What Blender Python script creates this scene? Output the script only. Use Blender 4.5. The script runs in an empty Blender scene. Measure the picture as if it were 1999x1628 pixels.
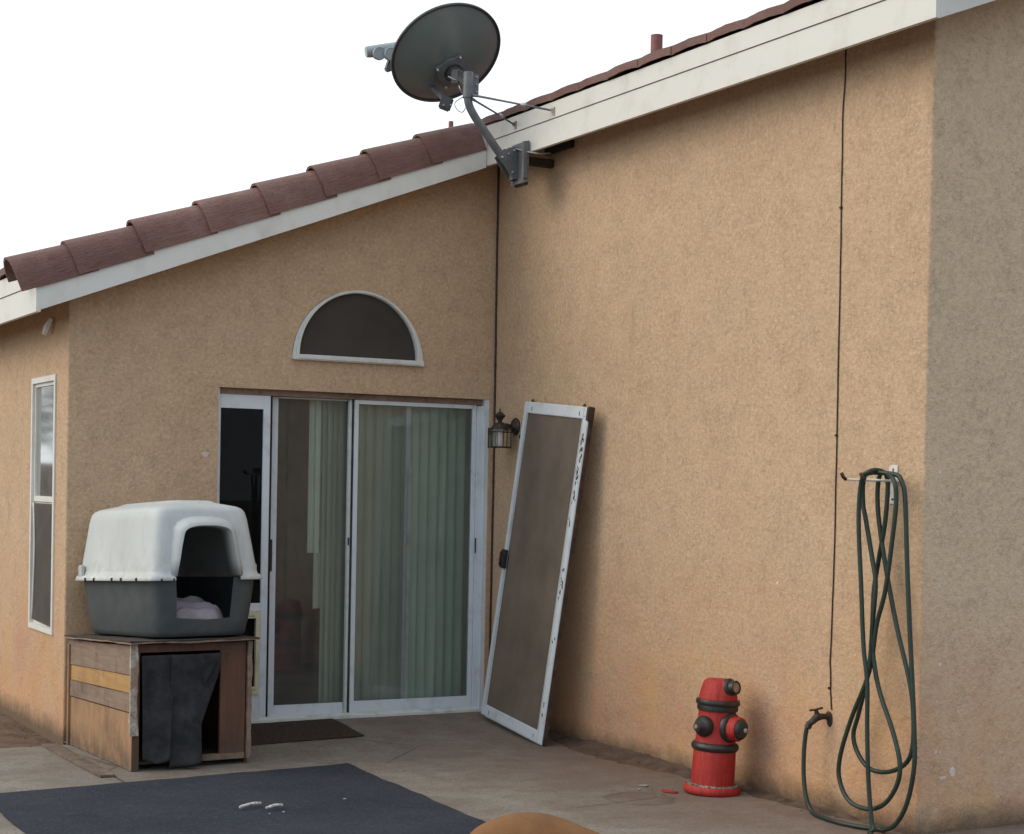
import bpy, bmesh, math, random
from mathutils import Vector, Matrix, noise
from mathutils.geometry import tessellate_polygon
random.seed(7)
R = math.radians; PI = math.pi
S = bpy.context.scene
COL = S.collection

# ------------------------------------------------------------------ camera
W_B = -2.823      # x of the far left outer corner (wall with narrow window)
L_C = 4.124       # length of the long wall that runs towards the camera
cam = bpy.data.cameras.new('camera'); co = bpy.data.objects.new('camera', cam); COL.objects.link(co)
rt = Vector((0.87574156, -0.48237693, 0.01972854)); up = Vector((-0.00787054, 0.02659412, 0.99961533)); fw = Vector((0.48271604, 0.87555996, -0.01949301))
m = Matrix((rt, up, -fw)).transposed().to_4x4(); m.translation = Vector((-5.3295, -9.9426, 1.5486)); co.matrix_world = m
cam.sensor_width = 36; cam.lens = 36 * 3314.3 / 1999; cam.shift_y = (1013.45 - 814) / 1999; cam.clip_start = .05; cam.clip_end = 500
S.camera = co

# ------------------------------------------------------------------ light
SUN_EL, SUN_AZ = R(36), R(-66)          # azimuth clockwise from +Y
wd = bpy.data.worlds.new('World'); S.world = wd; wd.use_nodes = True
nt = wd.node_tree; bg = nt.nodes['Background']
sky = nt.nodes.new('ShaderNodeTexSky'); sky.sky_type = 'NISHITA'; sky.sun_disc = False
sky.sun_elevation = SUN_EL; sky.sun_rotation = SUN_AZ; sky.air_density = 1.0; sky.dust_density = 6.0; sky.ozone_density = 1.0
# thin bright cloud over most of the clear sky
cw = nt.nodes.new('ShaderNodeTexNoise'); cw.inputs['Scale'].default_value = 2.0; cw.inputs['Detail'].default_value = 5
cm = nt.nodes.new('ShaderNodeMapRange'); cm.inputs[3].default_value = .78; cm.inputs[4].default_value = .95; nt.links.new(cw.outputs[0], cm.inputs[0])
mx_ = nt.nodes.new('ShaderNodeMixRGB'); nt.links.new(cm.outputs[0], mx_.inputs[0]); nt.links.new(sky.outputs[0], mx_.inputs[1]); mx_.inputs[2].default_value = (11.0, 12.0, 13.0, 1)
tcw = nt.nodes.new('ShaderNodeTexCoord'); vd = nt.nodes.new('ShaderNodeVectorMath'); vd.operation = 'DOT_PRODUCT'; vd.inputs[1].default_value = Vector((-.5, .8, .33)).normalized()
gr = nt.nodes.new('ShaderNodeMapRange'); gr.inputs[1].default_value = -1; gr.inputs[2].default_value = .9; gr.inputs[3].default_value = .42; gr.inputs[4].default_value = 1.15
gm = nt.nodes.new('ShaderNodeMixRGB'); gm.inputs[1].default_value = (.66, .71, .77, 1); gm.inputs[2].default_value = (1.17, 1.15, 1.10, 1); gr.inputs[3].default_value = 0; gr.inputs[4].default_value = 1
vs_ = nt.nodes.new('ShaderNodeVectorMath'); vs_.operation = 'MULTIPLY'
nt.links.new(tcw.outputs['Generated'], vd.inputs[0]); nt.links.new(vd.outputs['Value'], gr.inputs[0]); nt.links.new(mx_.outputs[0], vs_.inputs[0]); nt.links.new(gr.outputs[0], gm.inputs[0]); nt.links.new(gm.outputs[0], vs_.inputs[1])
nt.links.new(vs_.outputs[0], bg.inputs[0]); bg.inputs[1].default_value = 0.10
sl = bpy.data.lights.new('sun', 'SUN'); sl.energy = 1.15; sl.angle = R(40); sl.color = (1, .86, .66)
so = bpy.data.objects.new('sun', sl); COL.objects.link(so)
sd = Vector((math.sin(SUN_AZ) * math.cos(SUN_EL), math.cos(SUN_AZ) * math.cos(SUN_EL), math.sin(SUN_EL)))
so.rotation_euler = sd.to_track_quat('Z', 'Y').to_euler()
S.view_settings.view_transform = 'Standard'; S.view_settings.look = 'None'; S.view_settings.exposure = 0.10; S.view_settings.gamma = 1
S.render.engine = 'CYCLES'

# ------------------------------------------------------------------ materials
def mat(name, col=(.5, .5, .5), rough=.6, metal=0, build=None, spec=.5, coat=0):
    M = bpy.data.materials.new(name); M.use_nodes = True
    t = M.node_tree; b = t.nodes['Principled BSDF']
    b.inputs['Base Color'].default_value = (*col, 1); b.inputs['Roughness'].default_value = rough
    b.inputs['Metallic'].default_value = metal; b.inputs['Specular IOR Level'].default_value = spec
    b.inputs['Coat Weight'].default_value = coat
    if build: build(NT(t, b))
    return M
class NT:
    def __init__(s, t, b): s.t, s.b = t, b; s.tc = s.n('TexCoord')
    def n(s, k, **kw):
        x = s.t.nodes.new('ShaderNode' + k)
        for a, v in kw.items(): setattr(x, a, v)
        return x
    def l(s, a, b): s.t.links.new(a, b)
    def sock(s, i, v):
        if hasattr(v, 'is_output'): s.l(v, i)
        elif isinstance(v, (tuple, list)): i.default_value = (*v, 1) if len(i.default_value) == 4 and len(v) == 3 else v
        else: i.default_value = v
    def map(s, scale=(1, 1, 1), rot=(0, 0, 0), loc=(0, 0, 0)):
        x = s.n('Mapping'); s.l(s.tc.outputs['Object'], x.inputs[0])
        x.inputs['Scale'].default_value = scale; x.inputs['Rotation'].default_value = rot; x.inputs['Location'].default_value = loc
        return x.outputs[0]
    def tmap(s, scale, rot):
        x = s.n('Mapping', vector_type='TEXTURE'); s.l(s.tc.outputs['Object'], x.inputs[0]); x.inputs['Scale'].default_value = scale; x.inputs['Rotation'].default_value = rot; return x.outputs[0]
    def noise(s, scale=5, detail=4, rough=.55, vec=None, dist=0):
        x = s.n('TexNoise'); s.l(vec if vec is not None else s.tc.outputs['Object'], x.inputs['Vector'])
        x.inputs['Scale'].default_value = scale; x.inputs['Detail'].default_value = detail; x.inputs['Roughness'].default_value = rough; x.inputs['Distortion'].default_value = dist
        return x.outputs[0]
    def vor(s, scale=5, vec=None, feature='F1'):
        x = s.n('TexVoronoi', feature=feature); s.l(vec if vec is not None else s.tc.outputs['Object'], x.inputs['Vector']); x.inputs['Scale'].default_value = scale
        return x.outputs[0]
    def ramp(s, v, stops):
        x = s.n('ValToRGB'); s.l(v, x.inputs[0]); e = x.color_ramp.elements
        while len(e) < len(stops): e.new(.5)
        for q, (p, c) in zip(e, stops):
            q.position = p; q.color = (*c, 1) if isinstance(c, (tuple, list)) else (c, c, c, 1)
        return x.outputs[0]
    def mix(s, f, a, b, mode='MIX'):
        x = s.n('MixRGB', blend_type=mode); s.sock(x.inputs[0], f); s.sock(x.inputs[1], a); s.sock(x.inputs[2], b); return x.outputs[0]
    def math(s, op, a, b=0.0, c=0.0):
        x = s.n('Math', operation=op); s.sock(x.inputs[0], a); s.sock(x.inputs[1], b); s.sock(x.inputs[2], c); return x.outputs[0]
    def rng(s, v, a, b, c=0, d=1):
        x = s.n('MapRange'); s.sock(x.inputs[0], v); x.inputs[1].default_value = a; x.inputs[2].default_value = b; x.inputs[3].default_value = c; x.inputs[4].default_value = d; return x.outputs[0]
    def xyz(s):
        x = s.n('SeparateXYZ'); s.l(s.tc.outputs['Object'], x.inputs[0]); return x.outputs
    def bump(s, h, strength=.3, dist=.01, norm=None):
        x = s.n('Bump'); s.l(h, x.inputs['Height']); x.inputs['Strength'].default_value = strength; x.inputs['Distance'].default_value = dist
        if norm is not None: s.l(norm, x.inputs['Normal'])
        s.l(x.outputs[0], s.b.inputs['Normal']); return x.outputs[0]
    def color(s, c): s.l(c, s.b.inputs['Base Color'])
    def rough(s, v): s.l(v, s.b.inputs['Roughness'])

def dirty(c1, c2, scale=6, lo=.35, hi=.7, bump=0, bscale=60, rrange=None, stretch=(1, 1, 1)):
    def f(N):
        v = N.map(stretch)
        n1 = N.noise(scale, 6, .65, v); f1 = N.ramp(n1, [(lo, 0), (hi, 1)])
        N.color(N.mix(f1, c1, c2))
        if rrange: N.rough(N.rng(n1, .3, .7, *rrange))
        if bump: N.bump(N.noise(bscale, 4, .6, v), bump, .004)
    return f

def b_stucco(N):
    x, y, z = N.xyz()
    base = N.mix(N.ramp(N.noise(1.1, 6, .62), [(.3, 0), (.7, 1)]), (.505, .35, .226), (.58, .41, .270))
    base = N.mix(N.ramp(N.noise(2.1, 6, .7), [(.5, 0), (.72, .5)]), base, (.475, .305, .195))     # pinkish clouds
    base = N.mix(N.ramp(N.noise(1.7, 6, .7, N.map(loc=(7, 2, 5))), [(.52, 0), (.75, .45)]), base, (.44, .345, .235))   # greyish clouds
    st = N.noise(2.4, 6, .75, N.map((2.6, 2.6, .22)))
    base = N.mix(N.ramp(st, [(.56, 0), (.74, .28)]), base, (.39, .275, .18))        # a few rain streaks
    mo_ = N.noise(7, 6, .7)
    base = N.mix(N.ramp(mo_, [(.36, .20), (.56, 0)]), base, (.40, .285, .185))
    base = N.mix(N.ramp(mo_, [(.50, 0), (.70, .22)]), base, (.64, .48, .33))
    side = N.math('MULTIPLY', N.rng(x, .002, .01, 0, .55), N.rng(y, -4.0, -4.1, 0, 1))  # right-hand wall painted lighter, making up for the bounce light it lacks
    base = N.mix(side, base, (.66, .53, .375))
    # dark curls where dirt sits in the torn trowel marks
    patch = N.ramp(N.noise(1.9, 5, .65, N.map(loc=(1, 9, 4))), [(.42, 0), (.62, 1)])
    w1 = N.noise(38, 4, .6, None, 1.2)
    curl = N.ramp(N.math('ABSOLUTE', N.math('SUBTRACT', w1, .5)), [(.004, 1), (.022, 0)])
    curl = N.math('MULTIPLY', curl, N.ramp(N.noise(11, 3, .6, N.map(loc=(2, 2, 2))), [(.52, 0), (.60, 1)]))
    base = N.mix(N.math('MULTIPLY', curl, N.math('MULTIPLY', patch, .22)), base, (.22, .155, .10))
    g = N.noise(44, 3, .6)
    base = N.mix(N.ramp(g, [(.30, .38), (.50, 0)]), base, (.35, .25, .16))
    base = N.mix(N.ramp(g, [(.50, 0), (.70, .36)]), base, (.72, .56, .40))
    g3 = N.noise(105, 2, .6)
    base = N.mix(N.ramp(g3, [(.32, .38), (.48, 0)]), base, (.31, .22, .14))
    # orange soil splash on the lower wall
    zl = N.math('ADD', z, N.math('MULTIPLY', N.noise(1.6, 5, .6), -1.0))
    low = N.rng(zl, -.45, .75, .75, 0)
    lowc = N.mix(N.ramp(N.noise(2.2, 4, .6), [(.38, 0), (.62, 1)]), (.56, .285, .12), (.47, .225, .145))
    base = N.mix(N.math('MULTIPLY', low, N.ramp(N.noise(3.5, 6, .7), [(.28, .2), (.6, 1)])), base, lowc)
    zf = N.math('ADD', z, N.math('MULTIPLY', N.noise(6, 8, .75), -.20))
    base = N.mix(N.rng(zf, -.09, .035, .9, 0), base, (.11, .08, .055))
    N.color(base)
    lump = N.noise(40, 4, .62, None, .3)
    h = N.math('MULTIPLY', lump, N.math('ADD', N.math('MULTIPLY', patch, .5), .8))
    h = N.math('ADD', h, N.math('MULTIPLY', curl, -.22))
    h = N.math('ADD', h, N.math('MULTIPLY', N.noise(95, 3, .7), .45))
    N.bump(h, .62, .011)

def b_concrete(N):
    x, y, z = N.xyz()
    n1 = N.noise(.9, 7, .68); n2 = N.noise(5, 8, .75)
    c = N.mix(N.ramp(n1, [(.36, 0), (.62, 1)]), (.165, .140, .118), (.25, .225, .192))
    c = N.mix(N.ramp(n2, [(.46, 0), (.60, .6)]), c, (.155, .115, .092))
    c = N.mix(N.ramp(N.noise(2.3, 7, .8, N.map(loc=(3, 1, 0))), [(.56, 0), (.66, .45)]), c, (.29, .28, .26))
    c = N.mix(N.ramp(N.noise(55, 5, .85), [(.36, .8), (.48, 0)]), c, (.07, .055, .045))
    c = N.mix(N.ramp(N.noise(60, 5, .85, N.map(loc=(5, 5, 5))), [(.54, 0), (.66, .5)]), c, (.36, .34, .31))
    c = N.mix(N.ramp(N.noise(16, 3, .6, N.map(loc=(1, 4, 0))), [(.70, 0), (.73, .8)]), c, (.06, .045, .035))     # dark specks
    c = N.mix(N.math('MULTIPLY', N.rng(x, -1.3, -.1, 0, .9), N.ramp(N.noise(3, 6, .7), [(.35, .2), (.62, 1)])), c, (.165, .105, .082))
    # hairline cracks
    wv = N.n('VectorMath', operation='ADD'); N.l(N.tc.outputs['Object'], wv.inputs[0])
    nz = N.n('TexNoise'); nz.inputs['Scale'].default_value = 3; nz.inputs['Detail'].default_value = 6; sc = N.n('VectorMath', operation='SCALE'); N.l(nz.outputs['Color'], sc.inputs[0]); sc.inputs['Scale'].default_value = .35; N.l(sc.outputs[0], wv.inputs[1])
    cr = N.ramp(N.vor(.55, wv.outputs[0], 'DISTANCE_TO_EDGE'), [(0, 1), (.006, 0)])
    cr = N.math('MULTIPLY', cr, N.ramp(N.noise(.8, 3, .6, N.map(loc=(8, 3, 0))), [(.50, 0), (.56, 1)]))
    c = N.mix(N.math('MULTIPLY', cr, .6), c, (.05, .035, .03))
    # tooled joint running towards the house
    jt = N.ramp(N.math('ABSOLUTE', N.math('ADD', x, 2.87)), [(0, 1), (.006, .9), (.011, 0)])
    c = N.mix(N.math('MULTIPLY', jt, .8), c, (.06, .045, .035))
    # old round water stain left by a pot
    dx = N.math('SUBTRACT', x, -.66); dy = N.math('SUBTRACT', y, -2.86)
    d = N.math('SQRT', N.math('ADD', N.math('MULTIPLY', dx, dx), N.math('MULTIPLY', dy, dy)))
    d = N.math('ADD', d, N.math('MULTIPLY', N.noise(9, 5, .7), .11))
    ring = N.math('MULTIPLY', N.ramp(d, [(.0, .45), (.20, .5), (.225, 1), (.25, 0)]), N.ramp(N.noise(4, 4, .6), [(.3, .35), (.6, 1)]))
    c = N.mix(ring, c, (.10, .075, .062))
    N.color(c)
    h = N.math('ADD', N.noise(60, 6, .8), N.math('MULTIPLY', N.noise(8, 5, .7), .8)); h = N.math('SUBTRACT', h, N.math('MULTIPLY', N.math('ADD', cr, jt), 1.2))
    N.bump(h, .5, .008); N.rough(N.rng(n2, .3, .7, .7, .95))

def b_dirt(N):
    c = N.mix(N.ramp(N.noise(6, 7, .7), [(.35, 0), (.65, 1)]), (.13, .085, .06), (.24, .17, .125))
    c = N.mix(N.ramp(N.noise(60, 5, .75), [(.3, .7), (.5, 0)]), c, (.06, .045, .03))
    N.color(c); N.bump(N.noise(45, 7, .75), .9, .03)

def b_tile(N):
    c = N.mix(N.ramp(N.noise(4, 6, .7), [(.3, 0), (.7, 1)]), (.20, .092, .075), (.30, .165, .135))
    comb = N.noise(9, 4, .6, N.tmap((1 / .5, 1 / 30, 1 / 30), (0, R(-21.3), 0)))
    c = N.mix(N.ramp(comb, [(.38, .4), (.55, 0)]), c, (.11, .05, .04))
    c = N.mix(N.ramp(N.noise(38, 4, .7), [(.64, 0), (.70, .8)]), c, (.04, .025, .02))
    c = N.mix(N.ramp(N.noise(5, 7, .8, N.map(loc=(4, 4, 4))), [(.52, 0), (.68, .55)]), c, (.25, .17, .15))
    c = N.mix(N.ramp(N.noise(1.8, 2, .5, N.map(loc=(9, 0, 4))), [(.4, 0), (.6, .4)]), c, (.13, .055, .045))
    N.color(c); N.bump(comb, 1.0, .010)

def b_wood(c1, c2, c3, axis=(1, 14, 14)):
    def f(N):
        v = N.map(axis)
        c = N.mix(N.ramp(N.noise(3, 6, .65, v, .8), [(.3, 0), (.7, 1)]), c1, c2)
        c = N.mix(N.ramp(N.noise(4, 6, .7), [(.5, 0), (.7, .75)]), c, c3)
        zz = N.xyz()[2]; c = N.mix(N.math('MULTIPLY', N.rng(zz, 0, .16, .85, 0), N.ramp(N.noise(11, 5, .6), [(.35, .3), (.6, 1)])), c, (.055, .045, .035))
        c = N.mix(N.ramp(N.noise(18, 6, .75, N.map((1, 1, .5))), [(.56, 0), (.72, .6)]), c, tuple(k * .45 for k in c3))
        N.color(c); N.bump(N.noise(6, 6, .7, v), .5, .006)
    return f

def b_rug(N):
    c = N.mix(N.ramp(N.noise(2.2, 5, .6), [(.3, 0), (.7, 1)]), (.033, .037, .049), (.050, .055, .068))
    c = N.mix(N.ramp(N.noise(75, 5, .85), [(.50, 0), (.66, .7)]), c, (.085, .09, .11))
    c = N.mix(N.ramp(N.noise(75, 5, .85, N.map(loc=(5, 5, 5))), [(.34, .7), (.5, 0)]), c, (.016, .018, .026))
    c = N.mix(N.ramp(N.noise(14, 6, .75), [(.56, 0), (.75, .35)]), c, (.13, .12, .12))
    N.color(c); N.bump(N.noise(260, 3, .8), .8, .006)

def glass(name, tint=(.86, .92, .9), gain=.06, haze=0):
    M = bpy.data.materials.new(name); M.use_nodes = True; t = M.node_tree
    t.nodes.remove(t.nodes['Principled BSDF']); o = t.nodes['Material Output']
    tr = t.nodes.new('ShaderNodeBsdfTransparent'); tr.inputs[0].default_value = (*tint, 1)
    gl = t.nodes.new('ShaderNodeBsdfGlossy'); gl.inputs['Roughness'].default_value = .06 if name == 'reflective_glass' else 0
    fr = t.nodes.new('ShaderNodeFresnel'); fr.inputs[0].default_value = 1.5
    ad = t.nodes.new('ShaderNodeMath'); ad.operation = 'ADD'; ad.inputs[1].default_value = gain; t.links.new(fr.outputs[0], ad.inputs[0])
    mx = t.nodes.new('ShaderNodeMixShader'); t.links.new(ad.outputs[0], mx.inputs[0]); t.links.new(tr.outputs[0], mx.inputs[1]); t.links.new(gl.outputs[0], mx.inputs[2])
    last = mx
    if haze:
        df = t.nodes.new('ShaderNodeBsdfDiffuse'); df.inputs[0].default_value = (.5, .5, .48, 1)
        nz = t.nodes.new('ShaderNodeTexNoise'); nz.inputs['Scale'].default_value = 5; nz.inputs['Detail'].default_value = 6
        mm = t.nodes.new('ShaderNodeMath'); mm.operation = 'MULTIPLY'; mm.inputs[1].default_value = haze; t.links.new(nz.outputs[0], mm.inputs[0])
        m2 = t.nodes.new('ShaderNodeMixShader'); t.links.new(mm.outputs[0], m2.inputs[0]); t.links.new(mx.outputs[0], m2.inputs[1]); t.links.new(df.outputs[0], m2.inputs[2]); last = m2
    t.links.new(last.outputs[0], o.inputs[0]); return M

def mesh_screen(name, col, op):
    M = bpy.data.materials.new(name); M.use_nodes = True; t = M.node_tree; b = t.nodes['Principled BSDF']; o = t.nodes['Material Output']
    b.inputs['Base Color'].default_value = (*col, 1); b.inputs['Roughness'].default_value = .8
    N = NT(t, b); N.color(N.mix(N.ramp(N.noise(3, 5, .6), [(.35, 0), (.7, 1)]), col, tuple(min(1, k * 1.5) for k in col)))
    tr = t.nodes.new('ShaderNodeBsdfTransparent'); mx = t.nodes.new('ShaderNodeMixShader')
    w = N.n('TexNoise'); w.inputs['Scale'].default_value = 2.5; w.inputs['Detail'].default_value = 4
    mr = N.rng(w.outputs[0], .3, .7, op - .06, min(1, op + .06)); t.links.new(mr, mx.inputs[0])
    t.links.new(tr.outputs[0], mx.inputs[1]); t.links.new(b.outputs[0], mx.inputs[2]); t.links.new(mx.outputs[0], o.inputs[0]); return M

M = {}
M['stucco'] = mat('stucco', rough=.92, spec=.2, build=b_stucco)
M['concrete'] = mat('concrete', build=b_concrete, spec=.25)
M['wet_soil'] = mat('damp_soil', rough=.95, spec=.15, build=dirty((.075, .05, .038), (.13, .09, .068), 12, .35, .65, .8, 60))
M['dirt'] = mat('dirt', rough=.95, spec=.15, build=b_dirt)
M['tile'] = mat('roof_tile_clay', rough=.62, build=b_tile)
M['fascia'] = mat('fascia_paint', rough=.5, build=dirty((.67, .665, .625), (.53, .51, .45), 5, .5, .8, .15, 90, stretch=(1, 1, 1)))
M['alu'] = mat('white_aluminium', rough=.4, build=dirty((.62, .67, .72), (.42, .44, .44), 7, .52, .82))
M['alu_old'] = mat('worn_white_aluminium', rough=.5, build=dirty((.72, .72, .70), (.09, .06, .045), 22, .60, .64, .2, 60))
M['alu_frame'] = mat('grey_white_aluminium', rough=.4, build=dirty((.62, .64, .62), (.40, .38, .34), 9, .5, .8))
M['cream'] = mat('cream_plastic', rough=.5, build=dirty((.62, .58, .42), (.42, .38, .27), 12, .5, .75))
M['black'] = mat('black_plastic', rough=.5, build=dirty((.015, .014, .014), (.05, .045, .04), 20, .5, .7))
M['rubber'] = mat('black_rubber', rough=.8, build=dirty((.02, .019, .018), (.07, .06, .05), 10, .5, .7))
M['bronze'] = mat('dark_bronze', rough=.6, metal=.3, build=dirty((.035, .026, .02), (.10, .07, .045), 50, .5, .7, .3, 120))
M['rust'] = mat('rusty_brown', rough=.9, build=dirty((.035, .022, .016), (.085, .045, .028), 18, .4, .65, .4, 80))
M['dish'] = mat('dish_grey_paint', rough=.28, build=dirty((.135, .172, .168), (.16, .195, .188), 4, .4, .7), coat=.25)
M['dishlip'] = mat('dish_rim_grey', rough=.45, build=dirty((.045, .045, .048), (.07, .07, .07), 5, .4, .7))
M['steel'] = mat('grey_painted_steel', rough=.42, build=dirty((.105, .11, .115), (.16, .165, .17), 12, .4, .7))
M['galv'] = mat('galvanised_steel', rough=.35, metal=.6, build=dirty((.45, .46, .47), (.3, .3, .3), 20, .4, .7))
M['lnb'] = mat('light_grey_plastic', rough=.4, build=dirty((.33, .37, .39), (.24, .27, .29), 8, .4, .7))
M['cable'] = mat('black_cable', rough=.6, build=dirty((.02, .012, .01), (.05, .03, .02), 20, .4, .7))
M['redpipe'] = mat('red_brown_pipe', rough=.6, build=dirty((.20, .065, .06), (.26, .11, .10), 15, .4, .7))
M['red'] = mat('red_paint', rough=.55, build=None)
M['blackpaint'] = mat('black_paint', rough=.42, build=dirty((.022, .019, .018), (.07, .05, .04), 30, .55, .7, .2, 60))
M['brass'] = mat('dull_brass', rough=.5, metal=.3, build=dirty((.35, .27, .17), (.2, .15, .1), 30, .4, .7))
M['gravel'] = mat('pale_grit', rough=.9, build=dirty((.12, .09, .07), (.45, .40, .33), 60, .5, .6, .6, 60))
M['hose'] = mat('green_hose', rough=.5, build=dirty((.008, .022, .015), (.018, .038, .027), 6, .35, .7))
M['white'] = mat('white_enamel', rough=.4, build=dirty((.66, .65, .60), (.45, .42, .36), 25, .5, .75))
M['kwhite'] = mat('weathered_white_plastic', rough=.5, build=None)
M['kgrey'] = mat('slate_plastic', rough=.55, build=dirty((.045, .056, .062), (.07, .08, .082), 7, .4, .7, .12, 120))
M['blanket'] = mat('mauve_blanket', rough=.95, spec=.1, build=dirty((.26, .22, .245), (.36, .315, .34), 8, .35, .65, .7, 220))
M['ply'] = mat('orange_plywood', rough=.8, build=b_wood((.27, .145, .07), (.38, .225, .12), (.15, .085, .05), (12, 12, .8)))
M['plank'] = mat('grey_brown_plank', rough=.85, build=b_wood((.19, .125, .09), (.29, .205, .15), (.11, .075, .055), (9, .9, 12)))
M['plank_y'] = mat('yellow_plank', rough=.8, build=b_wood((.37, .20, .065), (.45, .27, .11), (.26, .14, .07), (9, .9, 12)))
M['plank_r'] = mat('red_brown_board', rough=.8, build=b_wood((.085, .040, .025), (.14, .065, .038), (.05, .027, .02), (12, 12, .8)))
M['trim'] = mat('peeling_white_trim', rough=.8, build=dirty((.27, .19, .13), (.46, .43, .37), 14, .46, .6, .5, 60))
M['dark'] = mat('dark_wood', rough=.9, build=dirty((.03, .022, .016), (.07, .048, .032), 12, .4, .7))
M['cloth'] = mat('black_cloth', rough=.97, spec=.1, build=dirty((.026, .027, .029), (.055, .055, .058), 9, .4, .7, .5, 260))
M['rug'] = mat('navy_carpet', rough=.97, spec=.08, build=b_rug)
M['mat_'] = mat('brown_coir_mat', rough=.97, spec=.1, build=dirty((.035, .026, .021), (.07, .052, .04), 60, .4, .6, .9, 200))
M['room'] = mat('dim_room_paint', rough=.9, build=dirty((.30, .21, .13), (.20, .14, .09), 1.5, .4, .6))
M['roomfloor'] = mat('room_floor', rough=.8, build=dirty((.10, .07, .05), (.15, .10, .07), 3, .4, .6))
M['blind'] = mat('pale_green_vinyl', rough=.55, build=dirty((.66, .78, .66), (.59, .70, .59), 3, .4, .6))
M['bone'] = mat('rawhide', rough=.6, build=dirty((.62, .60, .58), (.38, .34, .32), 50, .45, .6, .4, 90))
M['chip'] = mat('chip_white', rough=.8, build=dirty((.36, .35, .34), (.24, .23, .21), 60, .4, .6))
M['putty'] = mat('pale_filler', rough=.9, build=dirty((.50, .47, .42), (.62, .60, .56), 40, .4, .6, .6, 60))
M['fur'] = mat('tan_fur', rough=.8, spec=.2, build=dirty((.235, .115, .048), (.17, .080, .034), 7, .35, .65, .6, 240, stretch=(1, 1, 1)))
M['nose'] = mat('dark_nose', (.02, .015, .015), .4)
M['glass'] = glass('window_glass', (.94, .96, .95), -.01, .15)
M['glass_dark'] = glass('tinted_glass', (.30, .32, .32), -.03, .02)
M['glass_sky'] = glass('reflective_glass', (.25, .27, .28), .55, .30)
M['lampglass'] = glass('lantern_glass', (.92, .9, .82), .02, .1)
M['scr'] = mesh_screen('brown_fly_screen', (.135, .108, .086), .74)
M['scr_dark'] = mesh_screen('dark_fly_screen', (.038, .032, .028), .97)
M['scr_grey'] = mesh_screen('grey_fly_screen', (.05, .042, .034), .95)
M['bulb'] = mat('frosted_bulb', (.75, .76, .82), .3)
M['fence'] = mat('weathered_fence', rough=.9, build=b_wood((.13, .10, .075), (.2, .15, .11), (.08, .06, .05), (10, 10, 1)))
M['bark'] = mat('bark', rough=.95, build=dirty((.10, .07, .05), (.18, .13, .09), 14, .4, .6, .8, 40))
M['leaf'] = mat('leaf', rough=.7, build=dirty((.045, .075, .025), (.09, .12, .04), 3, .35, .65))
def b_red(N):
    c = N.mix(N.ramp(N.noise(9, 6, .7), [(.3, 0), (.7, 1)]), (.33, .012, .010), (.45, .026, .018))
    c = N.mix(N.ramp(N.noise(7, 6, .7, N.map((6, 6, .7))), [(.5, 0), (.68, .7)]), c, (.22, .010, .008))
    c = N.mix(N.ramp(N.noise(75, 4, .7), [(.66, 0), (.72, .6)]), c, (.6, .12, .07))
    c = N.mix(N.ramp(N.noise(16, 7, .8), [(.55, 0), (.72, .5)]), c, (.30, .09, .07))
    N.color(c); N.bump(N.noise(9, 6, .7, N.map((7, 7, .6))), .7, .010)
b_red(NT(M['red'].node_tree, M['red'].node_tree.nodes['Principled BSDF']))
def b_kw(N):
    x, y, z = N.xyz()
    c = N.mix(N.ramp(N.noise(2.5, 5, .6), [(.35, 0), (.7, 1)]), (.52, .55, .55), (.43, .455, .45))
    c = N.mix(N.ramp(N.noise(6, 6, .7, N.map((5, 5, .8))), [(.55, 0), (.75, .5)]), c, (.30, .29, .26))
    c = N.mix(N.math('MULTIPLY', N.rng(z, .32, .5, .5, 0), N.ramp(N.noise(14, 6, .7), [(.4, 0), (.65, 1)])), c, (.30, .27, .22))
    N.color(c); N.bump(N.noise(90, 4, .7), .12, .003)
b_kw(NT(M['kwhite'].node_tree, M['kwhite'].node_tree.nodes['Principled BSDF']))

# ------------------------------------------------------------------ object helpers
def link(o, parent=None):
    COL.objects.link(o)
    if parent is not None: o.parent = parent
    return o
def obj(name, bm, m, parent=None, smooth=False, angle=None, label=None):
    me = bpy.data.meshes.new(name)
    bmesh.ops.recalc_face_normals(bm, faces=bm.faces[:]); bm.to_mesh(me); bm.free()
    me.materials.append(m if not isinstance(m, str) else M[m])
    if smooth:
        for p in me.polygons: p.use_smooth = True
        if angle is not None: me.set_sharp_from_angle(angle=R(angle))
    o = link(bpy.data.objects.new(name, me), parent)
    if label: o['label'] = label
    return o
def tag(o, label=None, cat=None, group=None, kind=None):
    if label: o['label'] = label
    if cat: o['category'] = cat
    if group: o['group'] = group
    if kind: o['kind'] = kind
    return o
def thing(name, label, cat, loc=(0, 0, 0), group=None, rot=(0, 0, 0)):
    o = bpy.data.objects.new(name, None); o.empty_display_size = .1; COL.objects.link(o); o.location = loc; o.rotation_euler = rot
    return tag(o, label, cat, group)
def box(bm, c, s, mtx=None, bev=0):
    r = bmesh.ops.create_cube(bm, size=1); vs = r['verts']
    for v in vs: v.co = Vector((v.co.x * s[0] + c[0], v.co.y * s[1] + c[1], v.co.z * s[2] + c[2]))
    if bev:
        es = list({e for v in vs for e in v.link_edges}); r2 = bmesh.ops.bevel(bm, geom=es, offset=bev, segments=2, affect='EDGES'); vs = list({v for f in r2['faces'] for v in f.verts} | {v for v in vs if v.is_valid})
    if mtx is not None:
        for v in vs:
            if v.is_valid: v.co = mtx @ v.co
    return vs
def bx(x0, x1, y0, y1, z0, z1, bev=0, bm=None, mtx=None):
    bm = bm or bmesh.new(); box(bm, ((x0 + x1) / 2, (y0 + y1) / 2, (z0 + z1) / 2), (abs(x1 - x0), abs(y1 - y0), abs(z1 - z0)), mtx, bev); return bm
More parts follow.
